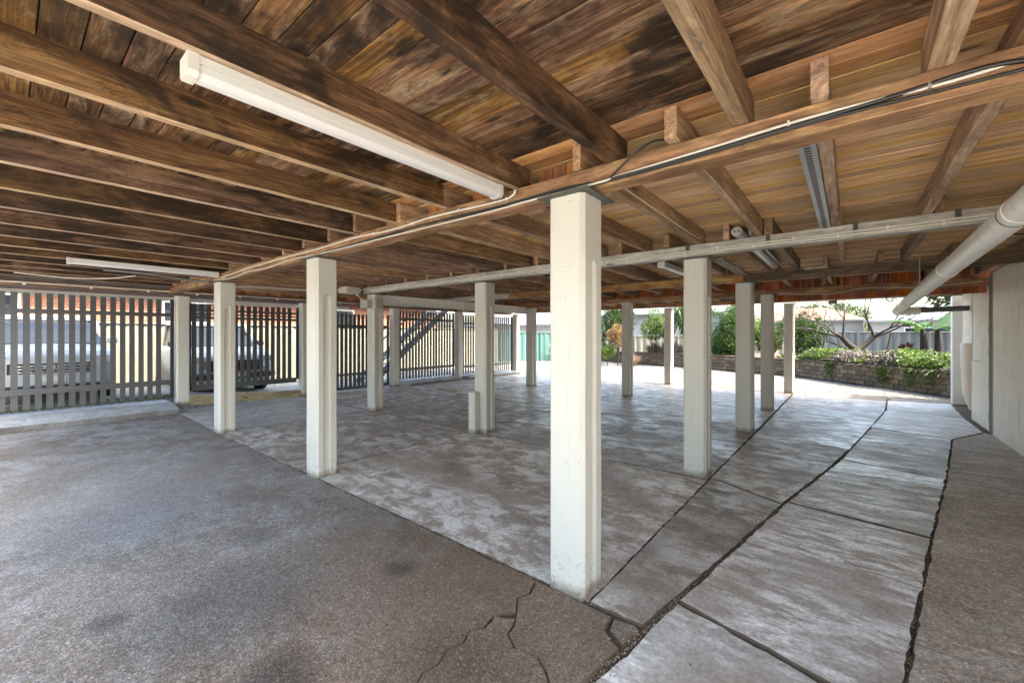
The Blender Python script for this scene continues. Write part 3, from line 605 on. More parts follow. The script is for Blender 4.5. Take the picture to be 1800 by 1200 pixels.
# galvanised cable tray along a joist
t = thing('cable_tray', (-.16, 3.4, 2.44), 'galvanised perforated cable tray fixed beside a joist right of the cables', 'tray')
b = MB(); xa, xb = -.205, -.130
b.box((xa, 2.24, 2.440), (xb, 4.58, 2.443)); b.box((xa, 2.24, 2.443), (xa+.003, 4.58, 2.475)); b.box((xb-.003, 2.24, 2.443), (xb, 4.58, 2.475)); b.build('channel', M['galv'], t)
for k in range(58): MB().box((-.182, 2.27 + k*.04, 2.4385), (-.153, 2.292 + k*.04, 2.4399)).build('slot', M['dark_metal'], t)

# ------------------------------------------------------------------ cables and conduits
def cable(name, pts, r, mat, lab, cat='cable', n=6, group=None, sub=6):
    P_ = [Vector(p) for p in pts]; out = []
    for i in range(len(P_) - 1):
        p0, p1, p2, p3 = P_[max(i-1, 0)], P_[i], P_[i+1], P_[min(i+2, len(P_)-1)]
        for s in range(sub):
            u = s / sub; out.append(.5 * ((2*p1) + (p2-p0)*u + (2*p0-5*p1+4*p2-p3)*u*u + (3*p1-p0-3*p2+p3)*u**3))
    out.append(P_[-1]); return MB().tube(out, r, n).build(name, mat, origin=tuple(P_[0]), label=lab, cat=cat, group=group)
yb = 2.089
cable('white_cable', [(1.2, yb, 2.425), (.7, yb, 2.418), (.3, yb, 2.385), (-.1, yb, 2.392), (-.5, yb, 2.375), (-.95, yb, 2.355), (-1.1, 2.082, 2.344), (-1.7, 2.078, 2.338)], .0065, M['conduit'], 'white cable running along the near bearer face to the big near post')
cable('black_cable', [(1.2, yb, 2.39), (.6, yb, 2.372), (.35, 2.083, 2.398), (.1, yb, 2.385), (-.5, yb, 2.36), (-1.05, yb, 2.35), (-1.3, yb, 2.362), (-1.9, yb, 2.358), (-2.6, yb, 2.37), (-3.4, yb, 2.36), (-4.4, yb, 2.352)], .0085, M['black_cable'], 'upper thick black cable clipped along the near bearer')
cable('black_cable', [(1.2, 2.091, 2.36), (.4, 2.091, 2.362), (-.1, 2.091, 2.368), (-.6, 2.091, 2.348), (-1.1, 2.091, 2.341), (-2.0, 2.091, 2.343), (-3.2, 2.088, 2.345), (-4.3, 2.091, 2.338)], .006, M['black_cable'], 'lower thin black cable clipped along the near bearer')
cable('white_cable', [(-1.66, 2.07, 2.43), (-1.69, 2.078, 2.40), (-1.85, yb, 2.392), (-2.5, yb, 2.41), (-3.0, yb, 2.395), (-3.6, yb, 2.415), (-4.3, yb, 2.405), (-5.3, yb, 2.41), (-6.4, yb, 2.40), (-7.4, yb, 2.37)], .0075, M['conduit'], 'white cable high on the bearer left of the big near post')
cable('white_cable', [(-1.42, 2.085, 2.343), (-2.0, 2.085, 2.337), (-3.2, 2.08, 2.340), (-4.2, 2.085, 2.346), (-4.9, 2.08, 2.36), (-5.6, 2.06, 2.33), (-6.2, 2.07, 2.35), (-6.7, 2.05, 2.31), (-7.3, 2.07, 2.335), (-7.6, 2.05, 2.35)], .006, M['conduit'], 'slack white cable low on the bearer, sagging near the third post')
cable('black_cable', [(-1.02, 2.09, 2.352), (-.95, 2.06, 2.38), (-.86, 2.05, 2.43), (-.78, 2.10, 2.49), (-.71, 2.16, 2.50)], .006, M['black_cable'], 'short black cable looping up over the bearer by the big brown joist')
cable('black_cable', [(.62, 1.9, 2.60), (.55, 1.95, 2.52), (.60, 2.0, 2.49), (.75, 2.0, 2.50), (1.2, 2.0, 2.52)], .012, M['black_cable'], 'thick black cable hooking under the boards at the top right corner')
for i, (x, z) in enumerate([(-.20, 2.388), (-1.75, 2.392), (-2.2, 2.405), (-2.75, 2.40), (-3.3, 2.405), (-4.0, 2.41), (.22, 2.388), (-5.0, 2.41), (-5.9, 2.405)]):
    MB().box((x-.004, yb-.010, z-.011), (x+.004, 2.101, z+.011)).build('cable_clip', M['conduit'] if i != 6 else M['galv'], origin=(x, yb, z), label='small white clip holding cable on the near bearer', cat='clip', group='clips on the near bearer')
# conduits on grey bearer
for k, z in enumerate((2.385, 2.362)):
    cable('conduit', [(1.6, 4.576, z + .006), (.5, 4.576, z), (-1.2, 4.576, z - .003), (-3, 4.576, z + .004), (-5, 4.576, z), (-7.3, 4.576, z)], .0095, M['conduit'], ['upper white conduit along the grey bearer', 'lower white conduit along the grey bearer'][k], 'conduit')
for i in range(26):
    x = 1.2 - i * .32; MB().box((x-.007, 4.563, 2.348 + (i % 2)*.022), (x+.007, 4.587, 2.374 + (i % 2)*.022)).build('conduit_clip', M['white_paint'], origin=(x, 4.57, 2.36), label='small white saddle clip on the grey bearer conduits', cat='clip', group='saddle clips on the grey bearer')
MB().tube([(-10.548, -.7, 2.372), (-10.548, 8, 2.372)], .014, 8).build('conduit', M['conduit'], origin=(-10.55, 2, 2.37), label='straight white conduit along the top plate above the gates', cat='conduit')
for i in range(9):
    y = .22 + i * .78; MB().tube([(-10.556, y, 2.35), (-10.52, y, 2.35)], .022, 10).build('round_insulator', M['white_paint'], origin=(-10.54, y, 2.35), label='round white insulator knob on the top plate above the gates', cat='knob', group='round knobs on the top plate')
cable('grey_conduit', [(-8.2, .9, 2.43), (-8.0, 1.4, 2.40), (-7.9, 1.9, 2.34), (-7.75, 2.04, 2.325)], .022, M['black_pipe'], 'thick grey conduit dropping to the third cable bearer post', 'conduit')
cable('wavy_wire', [(-9.4, 2.6, 2.42), (-9.0, 3.1, 2.44), (-8.8, 3.9, 2.43), (-8.0, 4.4, 2.42), (-7.6, 4.5, 2.38)], .012, M['conduit'], 'white cable under the left joists running to the junction box post', 'cable')
cable('thin_cable', [(-1.18, 2.3, 2.50), (-1.187, 3.0, 2.49), (-1.187, 4.3, 2.475), (-1.187, 4.5, 2.50)], .005, M['conduit'], 'thin white cable clipped along a joist right of the big near post', 'cable')
cable('black_cable', [(-4.88, 2.3, 2.52), (-4.065, 3.2, 2.53), (-4.068, 4.5, 2.52)], .006, M['black_cable'], 'thin black cable along a joist left of the grey bearer', 'cable')
cable('sagging_wire', [(1.6, 9.6, 2.34), (.9, 9.66, 2.30), (.2, 9.62, 2.33), (-.3, 9.6, 2.26), (-1.1, 9.66, 2.31)], .006, M['conduit'], 'thin white wire sagging in front of the red lining boards', 'cable')
cable('conduit', [(1.7, 12.6, 2.37), (.5, 12.6, 2.35), (-1.1, 12.6, 2.355)], .014, M['conduit'], 'white conduit along the outermost bearer at right', 'conduit')
MB().box((-.40, 12.60, 2.26), (-.24, 12.70, 2.33), .004).build('junction_box', M['kerb_timber'], origin=(-.3, 12.6, 2.26), label='small cream junction box under the outermost bearer', cat='box')
cable('hanging_cord', [(-9.6, .1, 2.43), (-9.4, .6, 2.39), (-9.0, 1.0, 2.38), (-8.6, 1.3, 2.42)], .008, M['conduit'], 'white cord hanging under the far left joists', 'cable')
# small hook under a joist
cable('hook', [(-.385, 1.36, 2.455), (-.385, 1.36, 2.435), (-.372, 1.372, 2.425), (-.362, 1.385, 2.415), (-.372, 1.40, 2.408), (-.388, 1.395, 2.412)], .0022, M['plate'], 'small rusty wire hook screwed under the pale joist', 'hook')
# junction box on the post
t = thing('junction_box', (-7.45, 4.6, 2.1), 'grey box and strap high on the rough white post', 'box')
MB().box((-7.62, 4.52, 2.04), (-7.36, 4.636, 2.20), .006).build('case', plain('grey_box', (.42, .42, .40), .5), t)
MB().box((-7.325, 4.66, 2.03), (-7.27, 4.82, 2.22), .006).build('side_case', plain('grey_box_side', (.36, .35, .33), .5), t)
MB().box((-7.74, 4.55, 2.06), (-7.63, 4.62, 2.16), .004).build('socket', M['blackp'], t)
MB().box((-7.86, 4.2, 2.33), (-7.55, 4.5, 2.45), .006).build('switch_box', plain('pale_box', (.5, .49, .45), .5), origin=(-7.7, 4.35, 2.33), label='pale cable box under the floor where many wires meet the grey bearer', cat='box')
for k in range(5): cable('wire_loop', [(-7.6 + .04*k, 4.5, 2.40), (-7.58 + .03*k, 4.46 - .03*k, 2.30), (-7.56 + .04*k, 4.53, 2.20 - .01*k)], .007, M['conduit'], 'loose white wire looping down to the junction box', 'cable', group='wires at the junction box')
# stub beside post
post_shaft(-4.562, 4.525, -.03, .63, .13, False, 77).build('post_stub', M['post'], origin=(-4.5, 4.56, 0), label='short painted concrete stub against the foot of a post', cat='stub')

# ------------------------------------------------------------------ big white drain pipe
t = thing('drain_pipe', (.74, 7, 2.1), 'big white plastic drain pipe hung under the right side of the floor', 'pipe')
A, B = Vector((.735, .2, 2.285)), Vector((.74, 11.35, 1.995))
MB().tube([A.lerp(B, k/12) for k in range(13)], .078, 28).build('pipe', M['pipe'], t)
for k in (.30, .50, .66, .80, .93):
    p = A.lerp(B, k); q = A.lerp(B, k + .008); MB().tube([p, q], .0815 if k != .5 else .084, 28).build('collar', M['pipe'], t); MB().tube([q, A.lerp(B, k + .0095)], .0822, 24).build('seal', M['seal'], t)
e = [B + Vector((0, .0, 0)), B + Vector((.0, .06, -.01)), B + Vector((.05, .12, -.012)), B + Vector((.14, .14, -.012)), B + Vector((.34, .16, -.005))]
MB().tube(e, .08, 24).build('elbow', M['pipe'], t)
MB().tube([B + Vector((.34, .16, -.005)), B + Vector((1.05, .30, .02))], .05, 20).build('branch_pipe', M['black_pipe'], t)
MB().tube([B + Vector((.16, .24, .03)), B + Vector((.42, .26, .05)), B + Vector((.48, .24, .02))], .028, 14).build('vent_pipe', M['pipe'], t)
MB().tube([B + Vector((.42, .24, .035)), B + Vector((1.05, .33, .055))], .022, 12).build('vent_pipe', M['pipe'], t)
for y, s in ((7.0, 1), (10.3, 1)):
    p = A.lerp(B, (y - A.y) / (B.y - A.y)); MB().box((p.x - .085, p.y, p.z), (p.x - .081, p.y + .045, 2.45)).build('hanger', M['galv'], t)
cable('cream_hose', [(.60, 9.4, 2.14), (.62, 10, 2.2), (.60, 10.6, 2.13), (.55, 10.9, 2.22), (.68, 11.1, 2.28), (.80, 10.9, 2.30)], .012, M['conduit'], 'cream cable looping beside the lower end of the drain pipe', 'cable')
cable('black_cable', [(1.3, 5.0, 2.42), (1.2, 5.6, 2.37), (1.4, 6.2, 2.36), (1.66, 6.4, 2.35)], .02, M['black_cable'], 'thick black cable behind the drain pipe at the right edge', 'cable')
cable('thin_black_cable', [(.95, 5.6, 2.41), (1.3, 5.9, 2.415), (1.7, 6.2, 2.42)], .008, M['black_cable'], 'thin black cable running right from the drain pipe', 'cable')

# ------------------------------------------------------------------ right wall
t = thing('wall_panels', (1.7, 5, 0), 'cream flat sheet wall along the right side', 'wall')
def panel(xa, y0, y1, z0, z1, th=.02, mat='panel', slope=0, name='panel', par=None):
    n = 14; b = MB(); rings = []
    for i in range(n + 1):
        z = z0 + (z1 - z0) * i / n; o = .006 * noise.noise(Vector((y0, z * 1.3, 0)))
        rings.append([(xa + o, y0, z), (xa + slope + o, y1, z), (xa + th + slope + o, y1, z), (xa + th + o, y0, z)][::-1])
    b.loft(rings); return b.build(name, M[mat], par or t)
ycut = [1.0, 2.3, 3.6, 4.8, 6.0, 7.05, 8.11, 9.33]
for a, c in zip(ycut, ycut[1:]): panel(1.66, a + .003, c - .003, -.01, 2.447)
MB().box((1.655, 9.33, -.02), (1.663, 9.345, 2.44)).build('edge_trim', M['white_paint'], t)
MB().box((1.695, 1.0, -.04), (1.71, 9.35, 2.60)).build('sun_stop_sheet', M['panel'], t)  # hidden sheet added to stop sun leaking through the panel gaps
panel(1.685, 9.60, 10.30, .0, 2.36); panel(1.69, 10.31, 10.95, .0, 1.05, name='lower_panel'); panel(1.70, 10.31, 10.95, 1.06, 2.36); panel(1.76, 11.2, 12.2, 1.35, 2.36, name='upper_panel')
b = MB(); rings = []
for i in range(30):
    z = -.02 + 2.42 * i / 29; o = .010 * noise.noise(Vector((z * 6, 1, 0))) ; rings.append([(1.67 + o, 9.36, z), (1.655 + o, 9.575 + o, z), (1.79, 9.58, z), (1.79, 9.36, z)][::-1])
b.loft(rings).build('rough_stump', M['stump'], origin=(1.72, 9.46, 0), label='rough brown bare concrete stump between cream wall sheets', cat='post')
post_shaft(1.715, 11.02, -.02, 2.34, .09, False, 5).build('timber_stud', M['stump'], origin=(1.76, 11.06, 0), label='weathered brown stud right of the yard opening', cat='post')
th_ = thing('edge_post', (1.86, 13.3, 0), 'white painted end post at the right edge of the yard opening', 'post')
post_shaft(1.735, 13.1, -.03, 2.35, .21, False, 15).build('shaft', M['white_paint'], th_)
b = MB(); b.tube([(2.06, 12.3, .03), (2.0, 12.3, .35), (1.98, 12.3, .9), (1.98, 12.3, 1.30), (2.02, 12.3, 1.37), (2.1, 12.3, 1.39)], [.2, .23, .24, .24, .22, .12], 24).build('water_heater', plain('pinkish_cream_enamel', (.68, .60, .50), .4), origin=(2, 12.3, 0), label='curved cream tank tucked behind the white end post', cat='tank')
MB().box((2.05, 9.3, -.04), (2.08, 13.9, 2.64)).build('back_wall', M['panel'], origin=(2.06, 11, 0), label='cream wall behind the tank at the right opening', cat='wall')

# ------------------------------------------------------------------ slat gates
def gate(lab, x, y0, y1, z0, z1, rails, pitch, sw, mat='slat', frame=(False, True), skew=0.0, cat='gate', brace=False):
    t = thing('slat_gate', (x, (y0+y1)/2, z0), lab, cat, 'grey slat gates along the left side')
    n = int((y1 - y0) / pitch); first = None
    for i in range(n + 1):
        y = y0 + i * pitch
        if y + sw > y1: break
        dx = skew * (y - y0); zt = z1 + random.uniform(-.004, .004)
        MB().box((x - .018 + dx, y, z0), (x + dx, y + sw, zt)).build('slat', M[mat], t)
    for (ra, rb) in rails:
        MB().add([(x + .002, y0 - .01, ra), (x + .037, y0 - .01, ra), (x + .037, y0 - .01, rb), (x + .002, y0 - .01, rb), (x + .002 + skew*(y1-y0), y1 + .01, ra), (x + .037 + skew*(y1-y0), y1 + .01, ra), (x + .037 + skew*(y1-y0), y1 + .01, rb), (x + .002 + skew*(y1-y0), y1 + .01, rb)],
                 [(0, 3, 2, 1), (4, 5, 6, 7), (0, 1, 5, 4), (1, 2, 6, 5), (2, 3, 7, 6), (3, 0, 4, 7)]).build('rail', M[mat], t)
    if frame[0]: MB().box((x - .02, y0 - .07, z0 - .02), (x + .03, y0 - .015, z1 + .01)).build('frame_post', M['frame'], t)
    if frame[1]: MB().box((x - .02 + skew*(y1-y0), y1 + .015, z0 - .02), (x + .03 + skew*(y1-y0), y1 + .07, z1 + .01)).build('frame_post', M['frame'], t)
    return t
gate('wide slat gate at the far left with tall uprights, white car behind it', -10.70, -.32, 2.13, .25, 2.215, [(.50, .60), (1.87, 1.945)], .132, .079)
gate('raised slat gate with an open gap and timber kerb under it', -10.70, 2.50, 4.60, .43, 2.17, [(.335, .45), (1.93, 1.965), (1.845, 1.905), (2.01, 2.055)], .128, .082, frame=(True, True))
gate('slat gate low to the ground right of the raised gate', -10.62, 4.98, 7.16, .05, 2.085, [(.02, .10), (1.70, 1.78), (.40, .46)], .125, .083, frame=(False, True))
gate('slat gate in front of the outdoor stair, paler slats', -10.50, 7.52, 9.66, .16, 2.24, [(.42, .50), (1.95, 2.02)], .118, .07, 'slat_light', frame=(False, True))
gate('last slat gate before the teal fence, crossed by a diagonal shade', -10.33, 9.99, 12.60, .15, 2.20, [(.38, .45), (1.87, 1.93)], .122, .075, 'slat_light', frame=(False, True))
# kerb timbers under the raised gate
t = thing('timber_kerb', (-10.62, 3.5, .1), 'pale timber kerb lying under the raised slat gate', 'kerb')
MB().add([(-10.66, 2.44, .05), (-10.58, 2.44, .05), (-10.58, 3.5, .0), (-10.66, 3.5, .0), (-10.66, 2.44, .25), (-10.58, 2.44, .25), (-10.58, 3.5, .20), (-10.66, 3.5, .20)], [(0, 3, 2, 1), (4, 5, 6, 7), (0, 1, 5, 4), (1, 2, 6, 5), (2, 3, 7, 6), (3, 0, 4, 7)]).build('sleeper', M['kerb_timber'], t)
MB().add([(-10.66, 3.505, .0), (-10.58, 3.505, .0), (-10.58, 4.66, -.03), (-10.66, 4.66, -.03), (-10.66, 3.505, .195), (-10.58, 3.505, .195), (-10.58, 4.66, .145), (-10.66, 4.66, .145)], [(0, 3, 2, 1), (4, 5, 6, 7), (0, 1, 5, 4), (1, 2, 6, 5), (2, 3, 7, 6), (3, 0, 4, 7)]).build('sleeper', M['kerb_timber'], t)
MB().box((-8.9, 7.62, .003), (-8.2, 7.74, .035), .004, Matrix.Rotation(0, 4, 'Z')).build('plank', M['kerb_timber'], origin=(-8.5, 7.7, 0), label='pale plank lying on the far concrete floor near the gates', cat='plank')
MB().box((-8.0, 5.0, .002), (-7.0, 5.03, .012)).build('timber_strip', M['kerb_timber'], origin=(-7.5, 5.02, 0), label='thin timber strip lying on the floor behind the junction box post', cat='strip')
# white corrugated eave and gutter outside the gates
t = thing('eave_gutter', (-11.1, 2, 2.3), 'white gutter and corrugated roof edge outside the slat gates', 'gutter')
MB().box((-11.06, -1.5, 2.21), (-10.98, 6.2, 2.285)).build('gutter', M['white_paint'], t)
b = MB(); ny = 300; v = []
for i in range(ny + 1):
    y = -1.5 + 7.7 * i / ny; o = .009 * math.sin(i * math.pi / 2 * 1.0); v += [(-11.02, y, 2.30 + o), (-11.02, y, 2.345 + o), (-11.75, y, 2.44 + o)]
b.add(v, [f for i in range(ny) for f in ((i*3, i*3+1, i*3+4, i*3+3), (i*3+1, i*3+2, i*3+5, i*3+4))], True); b.build('corrugated_sheet', M['roof_white'], t)
for i in range(10): y = -.9 + i * .75; MB().box((-11.3, y, 2.33), (-10.66, y + .05, 2.40)).build('rafter_end', M['bearer_y'], t)

# ------------------------------------------------------------------ left outside: stair, fence, brick house, grass, cars
t = thing('outdoor_stair', (-11.9, 8.5, 0), 'grey outdoor stair climbing behind the slat gate with paler slats', 'stair')
for sx in (-12.3, -11.5):
    MB().add([(sx, 7.0, .0), (sx+.05, 7.0, .0), (sx+.05, 7.35, .0), (sx, 7.35, .0), (sx, 10.25, 2.55), (sx+.05, 10.25, 2.55), (sx+.05, 10.45, 2.45), (sx, 10.45, 2.45)], [(0, 3, 2, 1), (4, 5, 6, 7), (0, 1, 5, 4), (1, 2, 6, 5), (2, 3, 7, 6), (3, 0, 4, 7)]).build('stringer', M['stair_grey'], t)
for i in range(13): y = 7.2 + i * .265; z = .16 + i * .198; MB().box((-12.25, y, z), (-11.5, y + .25, z + .035)).build('tread', M['stair_grey'], t)
MB().tube([(-11.48, 7.1, 1.0), (-11.48, 10.4, 3.4)], .025, 8).build('handrail', M['slat'], t)
for i in range(4): MB().tube([(-11.48, 7.2 + i, .05 + i*.76), (-11.48, 7.2 + i, 1.05 + i*.73)], .02, 8).build('baluster', M['slat'], t)
def sheet_fence(name, pts, z0, z1, mat, lab, step=.09, post=2.4):
    t = thing(name, (pts[0][0], pts[0][1], z0), lab, 'fence')
    for (xa, ya), (xb, yb_) in zip(pts, pts[1:]):
        L = math.hypot(xb-xa, yb_-ya); d = ((xb-xa)/L, (yb_-ya)/L); nn = (-d[1], d[0]); k = 0
        while k * post < L - .1:
            s0, s1 = k * post, min(L, (k+1) * post); b = MB(); m = max(2, int((s1 - s0) / step)); v = []
            for i in range(m + 1):
                s = s0 + (s1 - s0) * i / m; o = [0, .035, .035, 0][i % 4]; v += [(xa+d[0]*s+nn[0]*o, ya+d[1]*s+nn[1]*o, z0), (xa+d[0]*s+nn[0]*o, ya+d[1]*s+nn[1]*o, z1)]
            b.add(v, [(2*i, 2*i+2, 2*i+3, 2*i+1) for i in range(m)]); b.build('sheet', mat, t)
            px, py = xa+d[0]*s0, ya+d[1]*s0; MB().box((px-.035, py-.035, z0), (px+.035, py+.035, z1+.03)).build('fence_post', mat, t)
            b = MB(); b.tube([(xa+d[0]*s0, ya+d[1]*s0, z1), (xa+d[0]*s1, ya+d[1]*s1, z1)], .03, 4).build('top_rail', mat, t); k += 1
    return t
sheet_fence('metal_fence', [(-15, -4), (-15, 14), (-15.6, 17.9)], 0, 1.82, M['fence_cream'], 'cream metal sheet fence behind the cars and slat gates')
t = thing('brick_house', (-17.5, 4, 0), 'orange brick house beyond the driveway fence', 'house')
MB().box((-22, -6, 0), (-17, 14.5, 2.9)).build('wall', M['brick'], t)
MB().add([(-16.5, -6.4, 2.9), (-16.5, 14.9, 2.9), (-22.5, 14.9, 2.9), (-22.5, -6.4, 2.9), (-19.5, -3, 4.4), (-19.5, 12, 4.4)], [(0, 1, 5, 4), (1, 2, 5), (2, 3, 4, 5), (3, 0, 4), (0, 3, 2, 1)]).build('roof', M['roof_grey'], t)
for y in (-1.0, 3.2, 8.5):
    w_ = MB().box((-17.0, y, 1.9), (-16.97, y + 1.3, 2.6)).build('window', M['white_paint'], t); MB().box((-16.969, y + .06, 1.95), (-16.965, y + 1.24, 2.55)).build('pane', M['glass'], w_)
b = MB()
for i in range(9000):
    x = random.uniform(-11.7, -10.95); y = random.uniform(-1, 2.6); z = ground_z(x, y) - .005; a = random.random() * 6.28; hh = random.uniform(.02, .06); b.add([(x, y, z), (x + .006*math.cos(a), y + .006*math.sin(a), z), (x + random.uniform(-.02, .02), y + random.uniform(-.02, .02), z + hh)], [(0, 1, 2)])
b.build('grass_tufts', M['grass'], label='green grass growing under the left slat gate', cat='grass', kind='stuff')

def suv(loc, lab, style):
    X, Y, Z = loc; t = thing('parked_car', loc, lab, 'car', 'white cars parked behind the slat gates')
    P_ = lambda x, y, z: (X - x, Y + y, Z + z)        # x runs backwards from the nose
    def ring(x, hw, zb, zt, r=.12, crown=.03):
        q = []
        for k in range(5): a = math.pi/2 * k / 4; q.append((hw - r + r*math.sin(math.pi/2 - a) if False else hw - r + r*math.cos(a), zt - r + r*math.sin(a)))
        q = q[:4] + [(hw*.5, zt + crown*.7), (0, zt + crown), (-hw*.5, zt + crown*.7)] + [(-a_, b_) for a_, b_ in reversed(q[:4])] + [(-hw + .04, zb), (hw - .04, zb)]
        return [P_(x, a_, b_) for a_, b_ in q]
    hb = 1.02 if style == 0 else 1.08
    st_ = [(0.0, .70, .38, hb-.30), (.04, .78, .32, hb-.16), (.14, .87, .26, hb-.06), (.35, .91, .24, hb), (.9, .93, .24, hb+.06), (1.25, .94, .24, hb+.09), (2.5, .94, .24, hb+.10), (4.0, .93, .26, hb+.10), (4.5, .88, .32, hb+.02)]
    MB().loft([ring(*q) for q in st_][::-1], smooth=True).build('body', M['car_paint'], t)
    def cab(x, hw, z): return [P_(x, a_, b_) for a_, b_ in ((hw, hb-.02), (hw*.98, hb+.12), (hw*.86, z-.05), (hw*.74, z), (-hw*.74, z), (-hw*.86, z-.05), (-hw*.98, hb+.12), (-hw, hb-.02))]
    zr = 1.70 if style == 0 else 1.80
    MB().loft([cab(1.15, .86, hb+.12), cab(1.45, .87, hb+.40), cab(1.85, .87, zr), cab(3.6, .86, zr), cab(4.3, .82, hb+.3)][::-1], smooth=False).build('windows', M['glass'], t)
    rf = [[P_(x, a_*k, z + dz) for a_, dz in ((.80, -.04), (.72, .012), (0, .03), (-.72, .012), (-.80, -.04), (0, -.045))] for x, z, k in ((1.72, zr-.03, .98), (1.95, zr+.01, 1), (3.7, zr, 1), (4.0, zr-.1, .97))]
    MB().loft(rf[::-1]).build('roof', M['car_paint'], t)
    for s in (-1, 1):
        MB().tube([P_(1.10, s*.86, hb+.08), P_(1.80, s*.75, zr-.01)], .032, 6).build('pillar', M['car_paint'], t)
        MB().box(P_(.16, s*.86-.16, hb-.27) if False else (X-.16, Y+s*.70-.15, Z+hb-.27), (X-.015, Y+s*.70+.15, Z+hb-.10), .03).build('headlight', M['lens'], t)
        m_ = MB().box((X-1.36, Y+s*1.0-.09, Z+hb+.10), (X-1.24, Y+s*1.0+.09, Z+hb+.25), .03).build('mirror', M['car_paint'] if style == 0 else M['blackp'], t)
        for xw in (.85, 3.55):
            wh = MB().tube([(X-xw, Y+s*.72, Z+.34), (X-xw, Y+s*.735, Z+.34), (X-xw, Y+s*.93, Z+.34), (X-xw, Y+s*.945, Z+.34)], [.31, .345, .345, .31], 28).build('wheel', M['rubber'], t)
            MB().tube([(X-xw, Y+s*.946, Z+.34), (X-xw, Y+s*.955, Z+.34)], .21, 20).build('rim', M['galv'], wh)
    if style == 0:
        for k in range(3): MB().box((X+.002, Y-.50, Z+.60+k*.055), (X+.022, Y+.50, Z+.628+k*.055), .004).build('grille_bar', M['chrome'], t)
        MB().box((X-.02, Y-.54, Z+.58), (X+.0015, Y+.54, Z+.77)).build('grille', M['blackp'], t)
        for a_, b_ in ((.085, .055), (.035, .050), (.055, .02)):
            MB().tube([(X+.030, Y + a_*math.cos(k*math.pi/10), Z+.69 + b_*math.sin(k*math.pi/10)) for k in range(21)], .006, 6, cap=False).build('emblem_ring', M['chrome'], t)
        p = MB().box((X+.002, Y-.19, Z+.42), (X+.014, Y+.19, Z+.53), .002).build('number_plate', M['white_paint'], t)
        MB().box((X-.06, Y-.66, Z+.26), (X+.004, Y+.66, Z+.36), .02).build('lower_intake', M['blackp'], t)
    else:
        MB().box((X-.03, Y-.55, Z+.58), (X+.004, Y+.55, Z+.86), .01).build('grille', M['blackp'], t)
        for k in range(7): MB().box((X+.005, Y-.47+k*.145, Z+.62), (X+.02, Y-.40+k*.145, Z+.82), .004).build('grille_bar', M['car_paint'], t)
        MB().box((X-.10, Y-.9, Z+.40), (X+.06, Y+.9, Z+.55), .03).build('bumper', M['blackp'], t)
        for s in (-1, 1): MB().tube([(X+.0, Y+s*.68, Z+.75), (X+.035, Y+s*.68, Z+.75)], .095, 20).build('headlight_ring', M['chrome'], t)
        MB().box((X+.061, Y-.19, Z+.44), (X+.072, Y+.19, Z+.53), .002).build('number_plate', M['white_paint'], t)
    return t
suv((-11.75, .58, .20), 'white car with chrome barred grille and oval emblem behind the far left gate', 0)
suv((-11.95, 3.70, .02), 'white four wheel drive with black upright grille behind the raised gate', 1)

# ------------------------------------------------------------------ retaining wall, garden
RW = [(3.6, 12.75), (1.82, 14.75), (-1.54, 18.6), (-6.2, 20.7), (-11.5, 22.0)]
rw = thing('retaining_wall', (1.8, 14.8, 0), 'low brown block retaining wall between gravel yard and garden', 'wall')
def along(s):
    for (xa, ya), (xb, yb_) in zip(RW, RW[1:]):
        L = math.hypot(xb-xa, yb_-ya)
        if s <= L: return xa+(xb-xa)*s/L, ya+(yb_-ya)*s/L, math.atan2(yb_-ya, xb-xa)
        s -= L
    return None
RH = .62
bmsh = MB().box((-.146, -.09, -.066), (.146, .09, .066), .008).build('block', M['block'], rw, origin=(0, 0, 0)); proto_me = bmsh.data; bpy.data.objects.remove(bmsh)
cnt = 0
for c in range(4):
    s = .15 * (c % 2) + .15
    while True:
        p = along(s)
        if p is None or cnt >= 299: break
        if p[0] > 2.9: s += .3; continue
        if p[0] < -9.2: break
        z = .07 + c * .14 ; o = bpy.data.objects.new('block', proto_me); COL.objects.link(o); o.parent = rw
        o.location = (p[0] - 1.8 + random.uniform(-.004, .004), p[1] - 14.8 + random.uniform(-.004, .004), z); o.rotation_euler = (0, 0, p[2] + random.uniform(-.012, .012)); s += .302; cnt += 1
b = MB(); k = 0
while True:      # capping course, joined: each cap is too thin to pick out
    p = along(k * .45 + .2)
    if p is None: break
    Mx = Matrix.Translation((p[0], p[1], .60)) @ Matrix.Rotation(p[2], 4, 'Z'); b.box((-.222, -.11, -.032), (.222, .11, .022), .006, Mx); k += 1
b.build('capping', M['block'], rw, kind='stuff')
b = MB(); 
for (xa, ya), (xb, yb_) in zip(RW, RW[1:]):
    d = Vector((xb-xa, yb_-ya, 0)).normalized(); n_ = Vector((d.y, -d.x, 0)); 
    q = [Vector((xa, ya, 0)) + n_*.10, Vector((xb, yb_, 0)) + n_*.10]; b.add([(q[0].x, q[0].y, -.1), (q[1].x, q[1].y, -.1), (q[1].x, q[1].y, .56), (q[0].x, q[0].y, .56)], [(0, 1, 2, 3)])
b.build('wall_core', M['dirt'], rw)
# garden bed sheet
def bed_z(x, y): return .50 + .06 * noise.noise(Vector((x*.6, y*.6, 1)))
v = []; nb = 40
b = MB(); L_ = sum(math.hypot(xb-xa, yb_-ya) for (xa, ya), (xb, yb_) in zip(RW, RW[1:]))
rows = []
for i in range(nb + 1):
    p = along(min(L_ - .01, L_ * i / nb)); rows.append([(p[0] + k*1.0*.75 + .07, p[1] + k*1.0*.9 + .07, bed_z(p[0]+k, p[1]+k)) for k in range(0, 12, 1)])
for r0, r1 in zip(rows, rows[1:]):
    for k in range(11): b.add([r0[k], r1[k], r1[k+1], r0[k+1]], [(0, 1, 2, 3)], True)
b.build('garden_bed', M['soil'], kind='structure')

